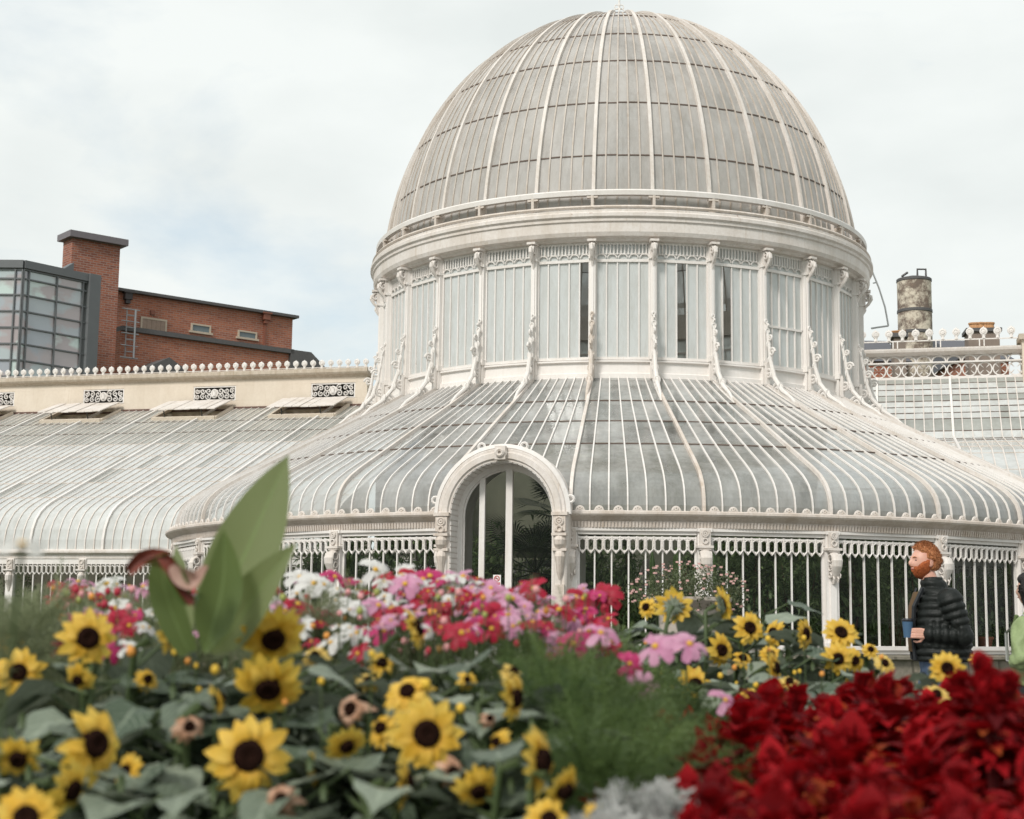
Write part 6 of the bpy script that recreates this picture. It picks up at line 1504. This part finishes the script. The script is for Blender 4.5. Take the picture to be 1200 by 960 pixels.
    for s, a in legs.items():
        A = [V_(*q) for q in a]; limb(m, [A[0], A[0].lerp(A[1], .5), A[1], A[1].lerp(A[2], .35), A[2]], [.095 * k, .080 * k, .055 * k, .058 * k, .038 * k]); limb(m, [A[2] + V_(.02, 0, -.04), A[2] + V_(-.12, 0, -.06)], [.035 * k, .028 * k])
    body = link_mesh('body', remesh(m, .0055, 2), M['skin'], o)
    # --- trousers, shoes
    m = MB()
    for s, a in legs.items():
        A = [V_(*q) for q in a]; limb(m, [A[0], A[0].lerp(A[1], .5), A[1], A[1].lerp(A[2], .5), A[2]], [.118 * k, .100 * k, .078 * k, .074 * k, .066 * k])
    loft(m, [(.86 * k, .02 * k, .14 * k, 0, .17 * k), (1.0 * k, .02 * k, .165 * k, 0, .19 * k), (1.06 * k, .02 * k, .165 * k, 0, .19 * k)])
    link_mesh('trousers', remesh(m, .012, 3), M['trousers'], o)
    for s, a in legs.items():
        A = V_(*a[2]); m = MB(); limb(m, [A + V_(.035, 0, -.045), A + V_(-.05, 0, -.045), A + V_(-.16, 0, -.055)], [.042 * k, .044 * k, .034 * k]); link_mesh('shoe', remesh(m, .01, 2), M['shoe'], o)
    # --- jacket: quilted rings
    m = MB(); rows = [(.955, .03, .205, .215), (1.02, .03, .220, .225), (1.12, .03, .218, .222), (1.24, .02, .200, .218), (1.34, .015, .180, .215), (1.42, .01, .150, .195), (1.475, .00, .115, .145), (1.52, -.015, .092, .095), (1.565, -.028, .084, .086), (1.58, -.03, .078, .080)]
    loft(m, [(z * k, cx * k, rx * k, 0, ry * k) for z, cx, rx, ry in rows])
    for s, a in arms.items():
        A = [V_(*q) for q in a]; limb(m, [A[0] - V_(.0, 0, .01), A[0].lerp(A[1], .5), A[1], A[1].lerp(A[2], .5), A[1].lerp(A[2], .93)], [.090 * k, .083 * k, .076 * k, .066 * k, .052 * k])
    me = remesh(m, .011, 3); nv = len(me.vertices); co = np.zeros(nv * 3); me.vertices.foreach_get('co', co); co = co.reshape(-1, 3); no = np.zeros(nv * 3); me.vertices.foreach_get('normal', no); no = no.reshape(-1, 3)
    if M.get('quilt'):
        ph = co[:, 2] / k; wt = np.ones(nv)
        for s, a in arms.items():
            A = [np.array(V_(*q)) for q in a]; acc = 0
            for p0, p1 in ((A[0], A[1]), (A[1], A[2])):
                d = p1 - p0; L_ = np.linalg.norm(d); d = d / L_; t = np.clip((co - p0) @ d, 0, L_); dist = np.linalg.norm(co - p0 - t[:, None] * d, axis=1); inarm = (dist < .100 * k) & (np.abs(co[:, 1]) > .155 * k)
                ph = np.where(inarm, (t + acc) / k + 5.0, ph); acc += L_
        per = .058; wv = np.abs(np.sin(PI * ph / per)) ** .55; wr = np.sin(co[:, 0] * 90 + co[:, 1] * 130 + ph * 60) * .0012; co = co + no * ((wv - .62) * .022 + wr)[:, None] * k; me.vertices.foreach_set('co', co.ravel())
    else:
        wr = np.sin(co[:, 0] * 45 + co[:, 2] * 38) * .006 + np.sin(co[:, 1] * 70 - co[:, 2] * 60) * .004; co = co + no * wr[:, None]; me.vertices.foreach_set('co', co.ravel())
    link_mesh('jacket', me, M['jacket'], o)
    m = MB(); P = [V_(-.13, -.10, 1.50), V_(-.195, -.09, 1.36), V_(-.205, -.075, 1.15), V_(-.190, -.07, .96)]; m.tube(P, [.016, .018, .018, .016], 6); P = [V_(-.14, .03, 1.50), V_(-.20, .02, 1.36), V_(-.21, .01, 1.15), V_(-.195, .01, .96)]; m.tube(P, [.010, .012, .012, .010], 6)
    m.build('jacket_opening', M['lining'], o)
    if M.get('shirt'):
        m = MB(); m.grid([[V_(x - .012, y, z) for x, y in ((-.168 - dx, -.085), (-.188 - dx, -.06), (-.192 - dx, -.02), (-.188 - dx, .02))] for z, dx in ((1.47, -.03), (1.36, .010), (1.15, .022), (1.02, .016))]); m.build('shirt', M['shirt'], o, smooth=True)
    # --- face details
    Rh = Matrix.Rotation(.22, 3, 'Z') @ Matrix.Rotation(.06, 3, 'Y')
    hp_ = lambda f, s, u, g=0: hc + Rh @ (lambda v: Vector((-v.x, -v.y, v.z)))(head_point(f, s, u, g) * k * 1.03)
    def dirn(az, el): return (math.cos(el) * math.cos(az), math.cos(el) * math.sin(az), math.sin(el))
    for s in (-1, 1):
        m = MB(); ball(m, hp_(*dirn(s * .38, .04), -.004), (.0085 * k, .011 * k, .0065 * k), 8); m.build('eye', M['eye'], body, smooth=True)
        m = MB(); m.tube([hp_(*dirn(s * a, .20 + e), .004) for a, e in ((.20, 0), (.38, .04), (.58, .0))], [.003 * k, .0042 * k, .002 * k], 6); m.build('eyebrow', M['hair'], body, smooth=True)
    m = MB(); m.tube([hp_(*dirn(a, -.50), .002) for a in (-.26, -.1, .0, .1, .26)], [.002, .0045, .005, .0045, .002], 6); m.build('lips', M['lip'], body, smooth=True)
    if M.get('beard'):
        def bm_(f, s, u):
            a = (-.30 - u) * 6 if f > .0 else (-.15 - u) * 5
            side = (f + .05) * 6; low = 1.0
            chk = (-.40 - u) * 6 + (abs(s) - .50) * 6 if f > 0 else a
            mouth = -1 if (abs(s) < .22 and -.54 < u < -.40 and f > .5) else 9
            burn = 3 if (abs(f) < .16 and u < .10 and abs(s) > .6) else -9
            return min(max(min(a, 2), min(chk, 2), burn), side + 1.0, mouth)
        hb = head_shell(hc, .22, .06, k * 1.03, bm_,   .009, .0025, seed); hb.build('beard', M['beard'], body, smooth=True)
    if hair == 'short':
        def hm_(f, s, u):
            front = (u - .50) * 8 + 0 * f if f > .15 else 9
            side = (u - (-.05 + .9 * max(0, f + .12))) * 6 if f > -.25 else (u + .52) * 5
            ear = -1 if (abs(s) > .7 and -.25 < f < .14 and u < .12) else 9
            return min(front, side, ear)
        hh = head_shell(hc, .22, .06, k * 1.03, hm_, .022, .004, seed + 1)
        # tufts
        rnd = random.Random(seed)
        for i in range(2600):
            az = rnd.uniform(-PI, PI); el = rnd.uniform(-.3, 1.5); d = dirn(az, el)
            if hm_(*d) <= .25: continue
            p = hp_(*d, .016); q = hp_(*dirn(az + rnd.uniform(-.25, .25), el + rnd.uniform(-.15, .2)), .026 + rnd.uniform(0, .008) + .008 * max(0, d[2])); hh.tube([p, q], [.0028, .0005], 4)
        hh.build('hair', M['hair'], body, smooth=True)
    else:
        def hm_(f, s, u): return min((u - .45) * 8 if f > .15 else 9, 9 if f < .15 else 9)
        hh = head_shell(hc, .22, .06, k * 1.03, hm_, .028, .003, seed + 1); rnd = random.Random(seed)
        for i in range(260):
            az = rnd.choice((-1, 1)) * rnd.uniform(1.3, PI); p = hp_(*dirn(az, rnd.uniform(-.1, .8)), .02); q = hc + Rh @ V_(.06 + rnd.uniform(-.03, .07), math.copysign(.07, -az) * rnd.uniform(.2, 1.2), -.30 + rnd.uniform(-.08, .05)); hh.tube([p, p.lerp(q, .5) + V_(.02, 0, 0), q], [.010, .010, .003], 5)
        hh.build('hair', M['hair'], body, smooth=True)
    if cup:
        cp = empty('takeaway_cup', o.location + Matrix.Rotation(yaw, 3, 'Z') @ V_(-.262, -.150, 1.125), 0, 'blue takeaway cup with a dark lid held by the red haired man', 'cup')
        L3 = lambda t, r, z: Vector((r * math.sin(t), -r * math.cos(t), z * 1.0))
        m = MB(); m.lathe([(0, 0), (.030, 0), (.041, .125), (.038, .125), (0, .12)], 0, 2 * PI, 28, L3); m.build('cup_body', plain('cup_blue', (.055, .115, .20), .5, .05), cp, smooth=False)
        m = MB(); m.lathe([(.043, .120), (.044, .130), (.040, .135), (.037, .143), (0, .143)], 0, 2 * PI, 28, L3); m.build('lid', plain('cup_lid', (.02, .02, .025), .4, .05), cp)
    if pack:
        bp_ = empty('backpack', o.location + Matrix.Rotation(yaw, 3, 'Z') @ V_(.30, -.02, 1.0), yaw, 'black backpack with grey straps worn by the person at the right edge', 'backpack')
        m = MB(); loft(m, [(.0, 0, .09, 0, .14), (.10, 0, .12, 0, .17), (.35, 0, .11, 0, .17), (.45, -.02, .06, 0, .12)]); link_mesh('bag', remesh(m, .015, 3), M['bag'], bp_)
        m = MB(); 
        for s in (-1, 1): m.tube([V_(-.06, s * .13, .44), V_(-.28, s * .15, .50), V_(-.47, s * .16, .36), V_(-.42, s * .20, .14), V_(-.15, s * .19, .08)], .016, 6, flat=.4)
        m.build('strap', plain('grey_webbing', (.30, .30, .30), .7), bp_)
    return o
GING = hair_mat('ginger_hair', (.30, .085, .025), (.62, .27, .11)); GINB = hair_mat('ginger_beard', (.24, .045, .01), (.48, .12, .025))
def nylon(name, c):
    k = NT(name); n = k.noise(k.coords(), 25, 4, .6); b = k.pbsdf(Base_Color=k.mix(n, c4(c), c4([x * 1.8 for x in c])), Roughness=.55, Normal=k.bump(n, .5, .012)); b.inputs['Specular IOR Level'].default_value = .3; return k.done(b.outputs[0])
k = NT('denim'); n = k.noise(k.coords((1, 1, .3)), 18, 5, .7); DENIM = k.done(k.pbsdf(Base_Color=k.mix(n, (.03, .055, .11, 1), (.14, .20, .30, 1)), Roughness=.9, Normal=k.bump(n, .5, .01)).outputs[0])
EYE_M = plain('eye_dark', (.05, .04, .04), .2); 
person(1098, 11.8, 'red haired bearded man in a black puffer jacket walking left with a blue cup', 0.0, 1.835,
       dict(skin=skin_mat('fair_skin', (.66, .36, .27)), trousers=DENIM, shoe=plain('shoe_brown', (.08, .05, .03), .5), jacket=nylon('black_puffer', (.006, .0075, .0065)), lining=plain('jacket_zip', (.015, .017, .02), .6), shirt=plain('brown_shirt', (.11, .065, .03), .8), hair=GING, beard=GINB, eye=EYE_M, lip=plain('lip', (.42, .16, .13), .5), quilt=True), cup=True)
person(1217, 10.6, 'person in a light green jacket with long black hair and backpack at the right edge', -1.15, 1.58,
       dict(skin=skin_mat('light_skin', (.55, .33, .24)), trousers=plain('dark_trousers', (.02, .02, .022), .8), shoe=plain('shoe_black', (.02, .02, .02), .5), jacket=nylon('pale_green_shell', (.17, .215, .10)), lining=plain('green_zip', (.12, .17, .06), .6), hair=hair_mat('black_hair', (.006, .005, .005), (.02, .015, .012)), eye=EYE_M, lip=plain('lip_2', (.42, .16, .13), .5), bag=plain('black_bag', (.012, .012, .014), .6)), hair='long', pack=True, seed=9,
       armL=[(.05, -.20, 1.42), (.12, -.30, 1.16), (-.10, -.16, 1.12)])
# thin rods of the maintenance hoop on the drum's right shoulder
m = MB(); T0 = lambda x, y: at(x, y, 31.5)
m.tube([T0(1022, 318), T0(1030, 338), T0(1037, 360), T0(1041, 382)], .02, 5); m.tube([T0(1041, 382), T0(1030, 383.5), T0(1021, 385)], .02, 5); m.tube([T0(1023, 332), T0(1028, 331)], .015, 5)
o = m.build('maintenance_rod', plain('rod_grey', (.45, .46, .46), .5), HOUSE, off=(C0.x, C0.y, 0))
